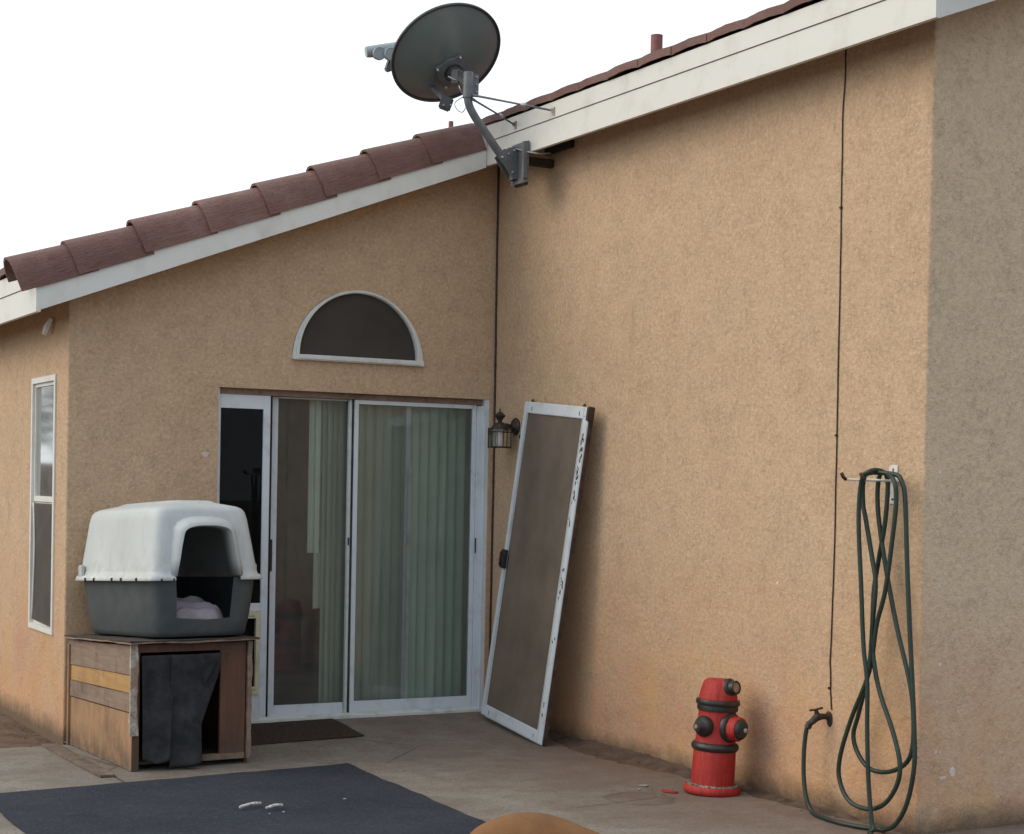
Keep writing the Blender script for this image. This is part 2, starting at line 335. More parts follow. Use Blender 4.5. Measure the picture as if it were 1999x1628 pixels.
def smoothpath(pts, k=6):
    P = [Vector(p) for p in pts]; out = []
    for i in range(len(P) - 1):
        a = P[max(i - 1, 0)]; b = P[i]; c = P[i + 1]; d = P[min(i + 2, len(P) - 1)]
        for j in range(k):
            t = j / k; out.append(.5 * ((2 * b) + (c - a) * t + (2 * a - 5 * b + 4 * c - d) * t * t + (3 * b - a - 3 * c + d) * t ** 3))
    out.append(P[-1]); return out
def tube(pts, r, n=10, bm=None, smooth=0, cap=True):
    bm = bm or bmesh.new(); P = smoothpath(pts, smooth) if smooth else [Vector(p) for p in pts]
    if smooth and isinstance(r, list):
        r = [r[i] + (r[min(i + 1, len(r) - 1)] - r[i]) * j / smooth for i in range(len(r) - 1) for j in range(smooth)] + [r[-1]]
    rings = []; ref = None
    for i, p in enumerate(P):
        d = (P[min(i + 1, len(P) - 1)] - P[max(i - 1, 0)]).normalized()
        if ref is None: ref = Vector((0, 0, 1)) if abs(d.z) < .9 else Vector((1, 0, 0))
        u = ref - d * ref.dot(d)
        u = u.normalized() if u.length > 1e-6 else d.orthogonal().normalized()
        ref = u; w = d.cross(u); rr = r[i] if isinstance(r, list) else r
        rings.append([bm.verts.new(p + (u * math.cos(2 * PI * k / n) + w * math.sin(2 * PI * k / n)) * rr) for k in range(n)])
    for a, b in zip(rings, rings[1:]):
        for k in range(n): bm.faces.new((a[k], a[(k + 1) % n], b[(k + 1) % n], b[k]))
    if cap: bm.faces.new(rings[0][::-1]); bm.faces.new(rings[-1])
    return bm
def lathe(prof, n=32, bm=None, mtx=None, cap=True):
    bm = bm or bmesh.new(); rings = []
    for r, z in prof:
        rg = []
        for k in range(n):
            v = Vector((r * math.cos(2 * PI * k / n), r * math.sin(2 * PI * k / n), z))
            rg.append(bm.verts.new(mtx @ v if mtx is not None else v))
        rings.append(rg)
    for a, b in zip(rings, rings[1:]):
        for k in range(n): bm.faces.new((a[k], a[(k + 1) % n], b[(k + 1) % n], b[k]))
    if cap: bm.faces.new(rings[0][::-1]); bm.faces.new(rings[-1])
    return bm
def axis(o, d, upv=(0, 0, 1)):
    """matrix with local Z along d"""
    return Matrix.Translation(o) @ Vector(d).to_track_quat('Z', 'Y').to_matrix().to_4x4()
def poly_sheet(bm, outer, holes, f):
    """flat polygon with holes; f maps (a, b) to 3-D"""
    loops = [[Vector((a, b, 0)) for a, b in outer]] + [[Vector((a, b, 0)) for a, b in h] for h in holes]
    tri = tessellate_polygon(loops); vs = [bm.verts.new(f(v.x, v.y)) for lp in loops for v in lp]
    for t in tri:
        try: bm.faces.new([vs[i] for i in t])
        except ValueError: pass
def prism(bm, pts, f, d0, d1):
    """polygon (a,b) extruded between depths d0,d1; f(a,b,d)->3-D"""
    A = [bm.verts.new(f(a, b, d0)) for a, b in pts]; B = [bm.verts.new(f(a, b, d1)) for a, b in pts]; n = len(pts)
    bm.faces.new(A); bm.faces.new(B[::-1])
    for i in range(n): bm.faces.new((A[i], B[i], B[(i + 1) % n], A[(i + 1) % n]))
    return bm
def bake(o):
    dg = bpy.context.evaluated_depsgraph_get(); me = bpy.data.meshes.new_from_object(o.evaluated_get(dg))
    old = o.data; o.modifiers.clear(); me.name = old.name; o.data = me; return o
def cut(o, cutter):
    mo = o.modifiers.new('b', 'BOOLEAN'); mo.object = cutter; mo.operation = 'DIFFERENCE'; mo.solver = 'EXACT'
    bpy.context.view_layer.update(); bake(o); bpy.data.objects.remove(cutter)

# ------------------------------------------------------------------ ground
def slab_h(x, y):
    a = min(1, max(0, (y + 1.1) / 1.1)); b = min(1, max(0, (x + 2.7) / .8)); return .05 * a * a * (3 - 2 * a) * b
bm = bmesh.new()
for x0, x1, y0, y1 in ((-120, 120, -120, 120),):
    vs = [bm.verts.new(p) for p in ((x0, y0, -.035), (x1, y0, -.035), (x1, y1, -.035), (x0, y1, -.035))]; bm.faces.new(vs)
tag(obj('ground', bm, 'dirt'), 'dry brown earth beyond the concrete patio', None, kind='structure')
bm = bmesh.new(); xs = [-9 + .25 * i for i in range(53)]; ys = [-13 + .25 * j for j in range(51)] + [-.4, -.3, -.2, -.12]
xs = [x for x in xs if x <= 4]; ys = sorted(set(round(y, 3) for y in ys if y <= -.12))
grid = {}
for i, x in enumerate(xs):
    for j, y in enumerate(ys): grid[i, j] = bm.verts.new((x, y, slab_h(x, y)))
for i in range(len(xs) - 1):
    for j in range(len(ys) - 1): bm.faces.new((grid[i, j], grid[i + 1, j], grid[i + 1, j + 1], grid[i, j + 1]))
xs2 = [x for x in [-2.82 + .2 * i for i in range(16)] if x <= .05]
g2 = {(i, j): bm.verts.new((x, y, slab_h(x, y) )) for i, x in enumerate(xs2) for j, y in enumerate((-.12, .0, .06))}
for i in range(len(xs2) - 1):
    for j in range(2): bm.faces.new((g2[i, j], g2[i + 1, j], g2[i + 1, j + 1], g2[i, j + 1]))
ev = [grid[i, len(ys) - 1] for i in range(len(xs))]
for a, b in zip(ev, ev[1:]):
    c = bm.verts.new(b.co - Vector((0, 0, .08))); d = bm.verts.new(a.co - Vector((0, 0, .08))); bm.faces.new((a, b, c, d))
tag(obj('patio', bm, 'concrete', smooth=True, angle=40), 'stained concrete patio slab in the corner of the house', None, kind='structure')
# loose soil banked against the foot of the long wall
bm = bmesh.new(); rows = []
N_ = 150
for i in range(N_ + 1):
    y = -.2 - (L_C + 1.2) * i / N_
    w = .05 + .11 * max(0, noise.noise(Vector((y * 1.1, 3, 0))) + .35) + .15 * math.exp(-((y + 1.9) / .75) ** 2) + .02 * noise.noise(Vector((y * 9, 0, 0)))
    h = .022 + .03 * math.exp(-((y + 1.7) / .8) ** 2) + .012 * noise.noise(Vector((y * 7, 5, 0)))
    rr = []
    for k in range(7):
        t = k / 6; x = .01 - w * t; z = slab_h(x, y) - .006 + h * (1 - t) ** 1.4 + .008 * noise.noise(Vector((x * 25, y * 25, 0)))
        rr.append(bm.verts.new((x, y, z)))
    rows.append(rr)
for a, b in zip(rows, rows[1:]):
    for k in range(6): bm.faces.new((a[k], a[k + 1], b[k + 1], b[k]))
tag(obj('soil_bank', bm, 'wet_soil', smooth=True), 'dark loose soil banked along the foot of the long wall', None, kind='structure')

# ------------------------------------------------------------------ house
SL = .39
def zr(x): return 3.605 + SL * (x + .19)          # underside line of the rake and eaves
def arch(cx, z0, rad, n=40, ry=None):
    return [(cx + rad * math.cos(PI * k / n), z0 + (ry or rad) * math.sin(PI * k / n)) for k in range(n + 1)]
house = thing('stucco_house', 'tan stucco house with brown tile roof, white fascia and glass patio door', 'house', (0, 0, 0))
XE, YE = 6.4, 5.2
DX0, DX1, DZ0, DZ1 = -1.905, -.036, .035, 2.118
bm = bmesh.new()
HD = [(DX0, DZ0), (DX1, DZ0), (DX1, DZ1), (DX0, DZ1)]
SEM = arch(-.984, 2.315, .452)
poly_sheet(bm, [(W_B + .012, -.15), (0, -.15), (0, zr(0) + .09), (W_B + .012, zr(W_B) + .09)], [HD, SEM], lambda a, b: (a, 0, b))
for lp, dpt in ((HD, .14), (SEM, .05)):
    for (a, b), (c, d) in zip(lp, lp[1:] + lp[:1]):
        bm.faces.new([bm.verts.new(q) for q in ((a, 0, b), (c, 0, d), (c, dpt, d), (a, dpt, b))])
WY0, WY1, WZ0, WZ1 = .262, .868, .602, 2.162
HW = [(WY0, WZ0), (WY1, WZ0), (WY1, WZ1), (WY0, WZ1)]
poly_sheet(bm, [(.012, -.15), (YE, -.15), (YE, zr(W_B) + .09), (.012, zr(W_B) + .09)], [HW], lambda a, b: (W_B, a, b))
for (a, b), (c, d) in zip(HW, HW[1:] + HW[:1]):
    bm.faces.new([bm.verts.new(q) for q in ((W_B, a, b), (W_B, c, d), (W_B + .07, c, d), (W_B + .07, a, b))])
zt = zr(0) + .09
poly_sheet(bm, [(-L_C + .012, -.15), (0, -.15), (0, zt), (-L_C + .012, zt)], [], lambda a, b: (0, a, b))
def q4(*p): bm.faces.new([bm.verts.new(q) for q in p])
XR = 3.4; zrg = zr(XR) + .09
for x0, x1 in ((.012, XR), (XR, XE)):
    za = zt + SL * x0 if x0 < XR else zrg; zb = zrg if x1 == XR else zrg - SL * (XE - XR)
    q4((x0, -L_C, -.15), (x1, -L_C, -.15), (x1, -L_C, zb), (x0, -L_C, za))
for (x, y, zz) in ((W_B, 0, zr(W_B) + .09), (0, -L_C, zt)):   # rounded stucco corners
    pr = None
    for k in range(5):
        a = PI / 2 * k / 4; px = x + .012 - .012 * math.cos(a); py = y + .012 - .012 * math.sin(a)
        if pr: q4((pr[0], pr[1], -.15), (px, py, -.15), (px, py, zz), (pr[0], pr[1], zz))
        pr = (px, py)
zb = zrg - SL * (XE - XR)
q4((XE, -L_C, -.15), (XE, YE, -.15), (XE, YE, zb), (XE, -L_C, zb))
q4((W_B, YE, -.15), (XR, YE, -.15), (XR, YE, zrg), (W_B, YE, zr(W_B) + .09)); q4((XR, YE, -.15), (XE, YE, -.15), (XE, YE, zb), (XR, YE, zrg))
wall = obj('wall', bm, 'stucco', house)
# patches of filler on the walls (raised dabs)
def dab(pos, nrm, rx, rz, seed, m='putty'):
    bm = bmesh.new(); rnd = random.Random(seed); n = 14; ring = []
    t = Vector((0, 0, 1)).cross(Vector(nrm)).normalized(); c = bm.verts.new(Vector(pos) + Vector(nrm) * .004)
    for k in range(n):
        a = 2 * PI * k / n; f = rnd.uniform(.7, 1.15)
        ring.append(bm.verts.new(Vector(pos) + t * rx * f * math.cos(a) + Vector((0, 0, rz * f * math.sin(a))) - Vector(nrm) * .001))
    for k in range(n): bm.faces.new((c, ring[k], ring[(k + 1) % n]))
    return obj('filler_patch', bm, m, wall, smooth=True)
dab((-1.985, 0, 1.705), (0, -1, 0), .032, .022, 1)
D_ = -L_C
for i, (x, z, a, b) in enumerate(((.094, 1.647, .012, .010), (.105, 1.13, .012, .011), (.123, .774, .012, .012), (.110, .604, .008, .008), (.110, .373, .009, .010), (.135, .372, .009, .009), (.213, .276, .024, .032), (.155, .252, .026, .010))):
    dab((x, D_, z), (0, -1, 0), a, b, 10 + i)
dab((0, -3.072, 1.085), (-1, 0, 0), .012, .014, 30); dab((0, -3.04, 2.22), (-1, 0, 0), .005, .005, 31)

# roof deck, soffit, fascia
roof = bmesh.new()
def slabp(x0, x1, y0, y1, dz0, dz1, bm):
    f = lambda a, b, d: (a, d, b)
    za = lambda x: 3.855 + SL * (x + .19) if x <= XR else 3.855 + SL * (XR + .19) - SL * (x - XR)
    prism(bm, [(x0, za(x0) + dz0), (x1, za(x1) + dz0), (x1, za(x1) + dz1), (x0, za(x0) + dz1)], f, y0, y1)
slabp(W_B - .215, XR, -.205, YE + .2, -.10, -.002, roof); slabp(-.185, XR, -L_C - .20, -.2055, -.10, -.002, roof)
slabp(XR, XE + .2, -L_C - .20, YE + .2, -.10, -.002, roof)
roof_o = obj('roof', roof, 'tile', house)
bm = bmesh.new()
f = lambda a, b, d: (a, d, b)
bx(-.189, -.001, -L_C - .209, -.21, 3.712, 3.722, bm=bm)
bx(W_B - .215, W_B - .001, -.001, YE, 2.585, 2.595, bm=bm)
prism(bm, [(W_B - .219, zr(W_B - .19) + .06), (-.0, zr(0) + .06), (0, zr(0) + .07), (W_B - .219, zr(W_B - .19) + .07)], f, -.209, -.001)
prism(bm, [(.0, zr(0) + .06), (XR, zr(XR) + .06), (XR, zr(XR) + .07), (.0, zr(0) + .07)], f, -L_C - .209, -L_C - .001)
obj('soffit', bm, 'stucco', roof_o)
# wavy tile field on top (seen only from higher up)
bm = bmesh.new()
for x0, x1, y0, y1 in ((W_B - .2, XR, 0.02, YE), (-.10, XR, -L_C - .1, -.02)):
    nx = int((x1 - x0) / .19); ny = int((y1 - y0) / .045)
    G_ = [[bm.verts.new((x0 + .19 * i, y0 + .045 * j, 3.855 + SL * (x0 + .19 * i + .19) + .012 + .022 * abs(math.sin((y0 + .045 * j) * PI / .32)) + (.012 if i % 2 else 0))) for j in range(ny)] for i in range(nx)]
    for i in range(nx - 1):
        for j in range(ny - 1): bm.faces.new((G_[i][j], G_[i + 1][j], G_[i + 1][j + 1], G_[i][j + 1]))
obj('tile_field', bm, 'tile', roof_o, smooth=True)

# C eave boards, A eave boards
def fb(bm, label=None): return obj('fascia_board', bm, 'fascia', house, label=label)
y0, y1 = -L_C - .236, -.237
fb(bx(-.215, -.19, y0, y1, 3.605, 3.754)); fb(bx(-.221, -.191, y0, y1, 3.759, 3.856))
XA = W_B - .22
fb(bx(XA - .025, XA, -.237, YE, 2.48, 2.628)); fb(bx(XA - .031, XA - .001, -.19, YE, 2.633, 2.741))
def rake_board(x0, x1, y, zb, zt_): return prism(bmesh.new(), [(x0, zb(x0)), (x1, zb(x1)), (x1, zt_(x1)), (x0, zt_(x0))], lambda a, b, d: (a, d, b), y - .025, y)
fb(rake_board(XA + .0005, -.2165, -.21, zr, lambda x: zr(x) + .235), 'bluish white sloping board under the barrel tiles')
fb(rake_board(-.1895, XR, -L_C - .211, lambda x: zr(x) + .001, lambda x: zr(x) + .24))
# eave edge tiles of the two level eaves
def edge_tile(x, ya, yb, z, seed):
    rnd = random.Random(seed); bm = bmesh.new(); n = 8; L = .42; th = .014; rows = []
    for s in (0, 1):
        rg = []
        for side in (0, 1):
            for k in range(n + 1):
                t = k / n; y = ya + (yb - ya) * t; hgt = .010 * max(0, math.sin(PI * t)) ** .7 + .004 * rnd.random()
                rg.append((s, side, k, y, hgt))
        rows.append(rg)
    V = {}
    dx = rnd.uniform(-.008, .006)
    for s, side, k, y, h in sum(rows, []):
        xx = x + dx + s * L; V[s, side, k] = bm.verts.new((xx, y, z + SL * s * L + h + (th + .024 if side else -.006)))
    for k in range(n):
        bm.faces.new((V[0, 1, k], V[0, 1, k + 1], V[1, 1, k + 1], V[1, 1, k])); bm.faces.new((V[0, 0, k], V[1, 0, k], V[1, 0, k + 1], V[0, 0, k + 1]))
        bm.faces.new((V[0, 0, k], V[0, 0, k + 1], V[0, 1, k + 1], V[0, 1, k])); bm.faces.new((V[1, 0, k], V[1, 1, k], V[1, 1, k + 1], V[1, 0, k + 1]))
    for k in (0, n): bm.faces.new((V[0, 0, k], V[0, 1, k], V[1, 1, k], V[1, 0, k]))
    return bm
y = -.12; i = 0
while y > -L_C - .3:
    obj('eave_tile', edge_tile(-.236, y - .317, y, 3.866, i), 'tile', roof_o, smooth=True, angle=50); y -= .32; i += 1
y = -.02
while y < 3.5:
    obj('eave_tile', edge_tile(XA - .046, y, y + .317, 2.751, i), 'tile', roof_o, smooth=True, angle=50); y += .32; i += 1
# barrel tiles draped over the rake
sl = Vector((1, 0, SL)).normalized(); nn = Vector((-SL, 0, 1)).normalized()
def rake_tile(x, seed, L=.425):
    rnd = random.Random(seed); bm = bmesh.new()
    o = Vector((x, -.135, 3.855 + SL * (x + .19)))
    prof = [(-.118, -.125), (-.118, -.085), (-.117, -.045), (-.113, -.01), (-.102, .028), (-.082, .058), (-.052, .078), (-.018, .086), (.02, .082), (.055, .066), (.085, .038), (.103, 0), (.108, -.05)]
    # prof: (dy, dn) ; tile narrows slightly uphill and sits lower there
    rings = []; nseg = 6
    lift = rnd.uniform(-.003, .004)
    for j in range(nseg + 1):
        t = j / nseg; s = L * t; sc = 1.0 - .09 * t; dn = .014 * (1 - t) - .012 * t + lift; rg = []
        for th in (0, .014):
            for (a, b) in (prof if th == 0 else prof[::-1]):
                q = Vector((a, b)); k = 1 - (th / q.length if th else 0) * 1.0
                rg.append(bm.verts.new(o + sl * s + nn * (b * sc * (k if b > 0 else 1) + dn) + Vector((0, a * sc * (k if abs(a) > .01 else 1), 0))))
        rings.append(rg)
    m_ = len(rings[0])
    for a, b in zip(rings, rings[1:]):
        for k in range(m_): bm.faces.new((a[k], a[(k + 1) % m_], b[(k + 1) % m_], b[k]))
    h = m_ // 2
    for rg in (rings[0], rings[-1]):
        for k in range(h - 1): bm.faces.new((rg[k], rg[k + 1], rg[m_ - 2 - k], rg[m_ - 1 - k]))
    return bm
for i, x in enumerate((-3.19, -2.872, -2.487, -2.095, -1.728, -1.366, -1.009, -.648)):
    obj('rake_tile', rake_tile(x, i, .465 if i < 7 else .41), 'tile', roof_o, smooth=True, angle=50)
obj('vent_pipe', lathe([(.0365, 0), (.0365, .355), (.03, .355), (.03, .25)], 20, mtx=Matrix.Translation((.4, -1.253, 3.95)), cap=False), 'redpipe', roof_o, smooth=True, angle=40)
obj('vent_pipe', lathe([(.018, 0), (.018, .385), (.014, .385), (.014, .2)], 16, mtx=Matrix.Translation((.24, 1.2, 3.815)), cap=False), 'redpipe', roof_o, smooth=True, angle=40)

# ---- semicircular window
sw = obj('arched_window', None or (lambda b: (prism(b, arch(-.984, 2.315, .450) + arch(-.984, 2.345, .405)[::-1], lambda a, c, d: (a, d, c), -.012, .035), b)[1])(bmesh.new()), 'alu_frame', house, smooth=True, angle=30)
bm = bmesh.new()
prism(bm, arch(-.984, 2.341, .428) + arch(-.984, 2.347, .408)[::-1], lambda a, c, d: (a, d, c), -.020, -.013)
bx(-1.436, -.532, -.026, .03, 2.310, 2.345, .003, bm=bm); bx(-1.40, -.57, -.032, -.027, 2.318, 2.334, bm=bm)
obj('frame', bm, 'alu_frame', sw)
bm = bmesh.new(); poly_sheet(bm, arch(-.984, 2.345, .406), [], lambda a, b: (a, .012, b)); obj('screen', bm, 'scr_dark', sw)
bm = bmesh.new(); poly_sheet(bm, arch(-.984, 2.343, .41), [], lambda a, b: (a, .035, b)); obj('pane', bm, 'glass_dark', sw)
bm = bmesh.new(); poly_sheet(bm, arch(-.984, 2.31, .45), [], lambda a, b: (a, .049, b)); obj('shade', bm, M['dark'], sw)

# ---- narrow window on the left wall
nw = obj('narrow_window', bmesh.new(), 'alu', house)
def rect_frame(y0, y1, z0, z1, w, d0, d1, fn, bm=None, wt=None, wb=None):
    bm = bm or bmesh.new(); wt = wt or w; wb = wb or w
    for a0, a1, b0, b1 in ((y0, y0 + w, z0, z1), (y1 - w, y1, z0, z1), (y0 + w, y1 - w, z1 - wt, z1), (y0 + w, y1 - w, z0, z0 + wb)):
        prism(bm, [(a0, b0), (a1, b0), (a1, b1), (a0, b1)], fn, d0, d1)
    return bm
fA = lambda a, b, d: (W_B + d, a, b)
obj('frame', rect_frame(WY0, WY1, WZ0, WZ1, .034, -.010, .05, fA), 'fascia', nw)
bm = rect_frame(WY0 + .034, WY1 - .034, 1.395, WZ1 - .034, .022, .006, .04, fA, wb=.034)
obj('sash', bm, 'fascia', nw)
obj('sash', rect_frame(WY0 + .034, WY1 - .034, WZ0 + .034, 1.392, .02, .014, .045, fA), 'fascia', nw)
bm = bmesh.new(); prism(bm, [(WY0 + .05, 1.42), (WY1 - .05, 1.42), (WY1 - .05, 2.11), (WY0 + .05, 2.11)], fA, .018, .022); obj('pane', bm, 'glass_sky', nw)
bm = bmesh.new(); prism(bm, [(WY0 + .05, .65), (WY1 - .05, .65), (WY1 - .05, 1.38), (WY0 + .05, 1.38)], fA, .030, .034); obj('pane', bm, 'glass_dark', nw)
bm = bmesh.new(); vs = [bm.verts.new(fA(a, b, d)) for a, b, d in ((WY0 + .04, .64, .004), (WY1 - .075, .66, -.003), (WY1 - .15, 1.1, -.008), (WY1 - .06, 1.385, .003), (WY0 + .04, 1.385, .004))]; bm.faces.new(vs); obj('screen', bm, 'scr_grey', nw, label='bent dark fly screen on the lower sash')
bm = tube([fA(WY1 - .06, 1.385, 0), fA(WY1 - .15, 1.10, -.012), fA(WY1 - .075, .66, -.004)], .006, 6, smooth=5); obj('screen_spline', bm, 'fascia', nw, smooth=True)
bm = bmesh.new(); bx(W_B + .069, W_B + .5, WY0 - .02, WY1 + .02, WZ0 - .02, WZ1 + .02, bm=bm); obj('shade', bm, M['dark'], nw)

# ---- patio door
door = obj('patio_door', bmesh.new(), 'alu', house)
fB = lambda a, b, d: (a, d, b)
bm = bmesh.new()
bx(DX1 - .030, DX1, .005, .13, DZ0 + .03, DZ1 - .0, bm=bm); bx(DX1 - .068, DX1 - .031, .028, .13, DZ0 + .03, DZ1 - .045, bm=bm)
obj('door_frame', bm, 'alu', door); obj('door_frame', bx(DX0, DX0 + .014, .02, .13, DZ0 + .03, DZ1), 'alu', door)
obj('header', bx(DX0 + .014, DX1 - .030, .04, .13, DZ1 - .037, DZ1, bm=bmesh.new()), M['plank'], door, label='brown strip over the patio door in the tone of shaded stucco')  # brown colour stands for the stucco soffit in shade above the door
bm = bmesh.new(); bx(DX0, DX1, -.012, .13, DZ0 - .0, DZ0 + .03, bm=bm); bx(DX0 + .02, DX1 - .03, .03, .036, DZ0 + .03, DZ0 + .045, bm=bm); obj('sill', bm, 'alu_frame', door)
zt0, zb0 = DZ1 - .038, DZ0 + .032
def panel(x0, x1, d0, d1, ws, wr, wt_, wb_, name='sliding_panel', m='alu', zt=None):
    zt = zt or zt0; b = bmesh.new()
    bx(x0, x0 + ws, d0, d1, zb0, zt, .003, bm=b); bx(x1 - wr, x1, d0, d1, zb0, zt, .003, bm=b)
    bx(x0 + ws, x1 - wr, d0 + .002, d1 - .002, zt - wt_, zt, bm=b); bx(x0 + ws, x1 - wr, d0 + .002, d1 - .002, zb0, zb0 + wb_, bm=b)
    o = obj(name, b, m, door)
    return o
# pet-door panel, slider (behind), fixed panel (front, right)
pp = panel(DX0 + .015, -1.551, .045, .075, .016, .046, .085, .16, 'pet_door_panel')
obj('pane', bx(-1.88, -1.59, .058, .063, .78, 2.0), M['glass_dark'], door)
obj('mid_rail', bx(-1.875, -1.598, .046, .074, .745, .79), 'alu', door)
bm = bmesh.new(); rect_frame(-1.86, -1.603, .225, .745, .032, .030, .045, fB, bm); rect_frame(-1.84, -1.622, .26, .71, .012, .018, .030, fB, bm); obj('pet_door', bm, 'cream', door)
obj('pet_flap', bx(-1.83, -1.63, .050, .056, .255, .72), 'glass_dark', door)
slp = panel(-1.541, -.56, .095, .122, .060, .036, .010, .072)
obj('pane', bx(-1.482, -.59, .106, .110, zb0 + .07, zt0 - .008), 'glass', door)
bm = bmesh.new(); bx(-1.545, -1.541, .04, .09, zb0, zt0, bm=bm); obj('weather_strip', bm, 'rubber', door)
obj('handle', bx(-1.532, -1.512, .078, .094, .985, 1.185, .003), 'black', door)
fx = panel(-.984, DX1 - .070, .045, .075, .030, .028, .026, .082, 'fixed_panel')
obj('pane', bx(-.956, DX1 - .098, .058, .062, zb0 + .08, zt0 - .024), 'glass', door)
obj('interlock', bx(-1.012, -.986, .062, .092, zb0, zt0, .002), 'alu_frame', door)
bm = bmesh.new(); bx(-.996, -.988, .050, .061, zb0, zt0, bm=bm); obj('weather_strip', bm, 'rubber', door)
bm = bmesh.new(); bx(-.585, -.556, .080, .094, .85 - .78, 1.66, .004, bm=bm); obj('edge_strip', bm, 'alu_frame', door)
bm = bmesh.new(); bx(-1.012, -1.004, .050, .06, 1.15, 1.2, .002, bm=bm); obj('latch', bm, 'black', door)
obj('lock_keeper', bx(DX1 - .075, DX1 - .069, .02, .028, 1.1, 1.2), 'black', door)
# vertical blinds
def slat(x, w, z0, z1, rot, yy=.20):
    bm = bmesh.new(); n = 6; rws = []
    for k in range(n + 1):
        t = k / n - .5; a = t * w; b_ = .012 * (1 - 4 * t * t)
        px = x + a * math.cos(rot) - b_ * math.sin(rot); py = yy + a * math.sin(rot) + b_ * math.cos(rot)
        rws.append([bm.verts.new((px, py, z0)), bm.verts.new((px, py, z1))])
    for a, b in zip(rws, rws[1:]): bm.faces.new((a[0], b[0], b[1], a[1]))
    r = bmesh.ops.extrude_face_region(bm, geom=bm.faces[:]); 
    for v in [g for g in r['geom'] if isinstance(g, bmesh.types.BMVert)]: v.co += Vector((math.sin(rot) * .0015, math.cos(rot) * .0015, 0))
    return obj('blind_slat', bm, 'blind', door, smooth=True, angle=50)
rnd = random.Random(4)
slat(-1.195, .085, 1.095, 2.075, R(8), .19); slat(-1.155, .085, .735, 2.075, R(30), .21)
for k in range(5): slat(-1.11 + .036 * k, .085, .12, 2.075, R(48 + rnd.uniform(-8, 8)), .215)
x = -.93
while x < -.06:
    slat(x, .092, .11, 2.075, R(17 + rnd.uniform(-6, 8)), .20); x += .066
obj('blind_rail', bx(-1.87, -.06, .17, .24, 2.078, 2.13), 'white', door)
# dim room behind
bm = bmesh.new(); X0, X1, Y0, Y1, Z0, Z1 = -2.6, 1.6, .145, 3.9, .04, 2.7
for p in (((X0, Y1, Z0), (X1, Y1, Z0), (X1, Y1, Z1), (X0, Y1, Z1)), ((X0, Y0, Z0), (X0, Y1, Z0), (X0, Y1, Z1), (X0, Y0, Z1)), ((X1, Y0, Z0), (X1, Y1, Z0), (X1, Y1, Z1), (X1, Y0, Z1)), ((X0, Y0, Z1), (X1, Y0, Z1), (X1, Y1, Z1), (X0, Y1, Z1))):
    bm.faces.new([bm.verts.new(q) for q in p])
poly_sheet(bm, [(X0, Z0), (X1, Z0), (X1, Z1), (X0, Z1)], [[(DX0, Z0 + .001), (DX1, Z0 + .001), (DX1, DZ1), (DX0, DZ1)]], lambda a, b: (a, Y0, b))
rm = obj('room', bm, 'room', house)
bm = bmesh.new(); bm.faces.new([bm.verts.new(q) for q in ((X0, Y0 - .01, Z0 + .02), (X1, Y0 - .01, Z0 + .02), (X1, Y1, Z0 + .02), (X0, Y1, Z0 + .02))]); obj('room_floor', bm, 'roomfloor', rm)

# pale sliver of wood hanging under the far left eave
bm = bmesh.new(); P = [(W_B - .012, .335, 2.49), (W_B - .03, .355, 2.53 - .07), (W_B - .035, .385, 2.41)]
bm = tube([(W_B - .02, .325, 2.50), (W_B - .035, .36, 2.455), (W_B - .045, .40, 2.41)], [.012, .022, .016], 6)
tag(obj('wood_sliver', bm, 'fascia'), 'pale wooden sliver hanging under the far left eave', 'wood scrap')

# ------------------------------------------------------------------ cables
def cable(name, pts, r, label, clips):
    c = tag(obj(name, tube(pts, r, 6, smooth=6), 'cable', smooth=True), label, 'cable')
    for (x, y, z) in clips: obj('clip', bx(x - .007, x + .004, y - .008, y + .008, z - .006, z + .006, .002), 'rust', c)
    return c
def wob(pts, amp, seed):
    out = []; r_ = random.Random(seed)
    for a, b in zip(pts, pts[1:]):
        for k in range(5):
            t = k / 5; out.append((a[0] + (b[0] - a[0]) * t, a[1] + (b[1] - a[1]) * t + r_.uniform(-amp, amp), a[2] + (b[2] - a[2]) * t))
    out.append(pts[-1]); return out
cable('wall_cable', wob([(-.004, -3.517, 3.71), (-.004, -3.502, 3.352), (-.004, -3.506, 2.921), (-.004, -3.513, 2.194), (-.004, -3.511, 1.824), (-.004, -3.515, 1.205), (-.004, -3.501, .733), (-.004, -3.52, .498)], .0025, 2), .0034,
      'thin black cable running down the long wall from the eave to the garden tap', [(-.004, -3.506, 2.921), (-.004, -3.511, 1.824), (-.004, -3.503, .60)])
cable('corner_cable', wob([(-.008, -.012, 3.71), (-.008, -.013, 2.865), (-.008, -.020, 2.349), (-.008, -.024, 1.576), (-.008, -.020, .522), (-.008, -.014, .06)], .0012, 3), .0065,
      'thick black cable running down the inside corner beside the patio door', [(-.009, -.024, 2.349), (-.009, -.028, 1.576)])

# ------------------------------------------------------------------ satellite dish
ym = -.651
dish = thing('satellite_dish', 'dark grey satellite dish on a bent mast bolted to the eave', 'satellite dish', (-.22, ym, 3.55))
def dz(o): 
    o.matrix_parent_inverse = Matrix.Translation(dish.location).inverted(); return o
DC = None
def at(px, py, depth):
    return Vector((-5.3295, -9.9426, 1.5486)) + (rt * ((px - 1000) / 3314.3) - up * ((py - 1013.45) / 3314.3) + fw) * depth
C0 = at(871, 104, 10.62)      # centre of the rim
ry_ = (C0 - Vector((-5.3295, -9.9426, 1.5486))).normalized(); rr_ = ry_.cross(Vector((0, 0, 1))).normalized(); ru_ = rr_.cross(ry_)
nrm = (ry_ * .75 + (-.53 * rr_ + .85 * ru_) * .668).normalized()
mt = axis(C0, nrm)
RD = .361; prof = []
for k in range(21):
    r_ = RD * .955 * k / 20; prof.append((max(r_, .001), -.088 * (1 - (r_ / (RD * .955)) ** 2)))
n = 72
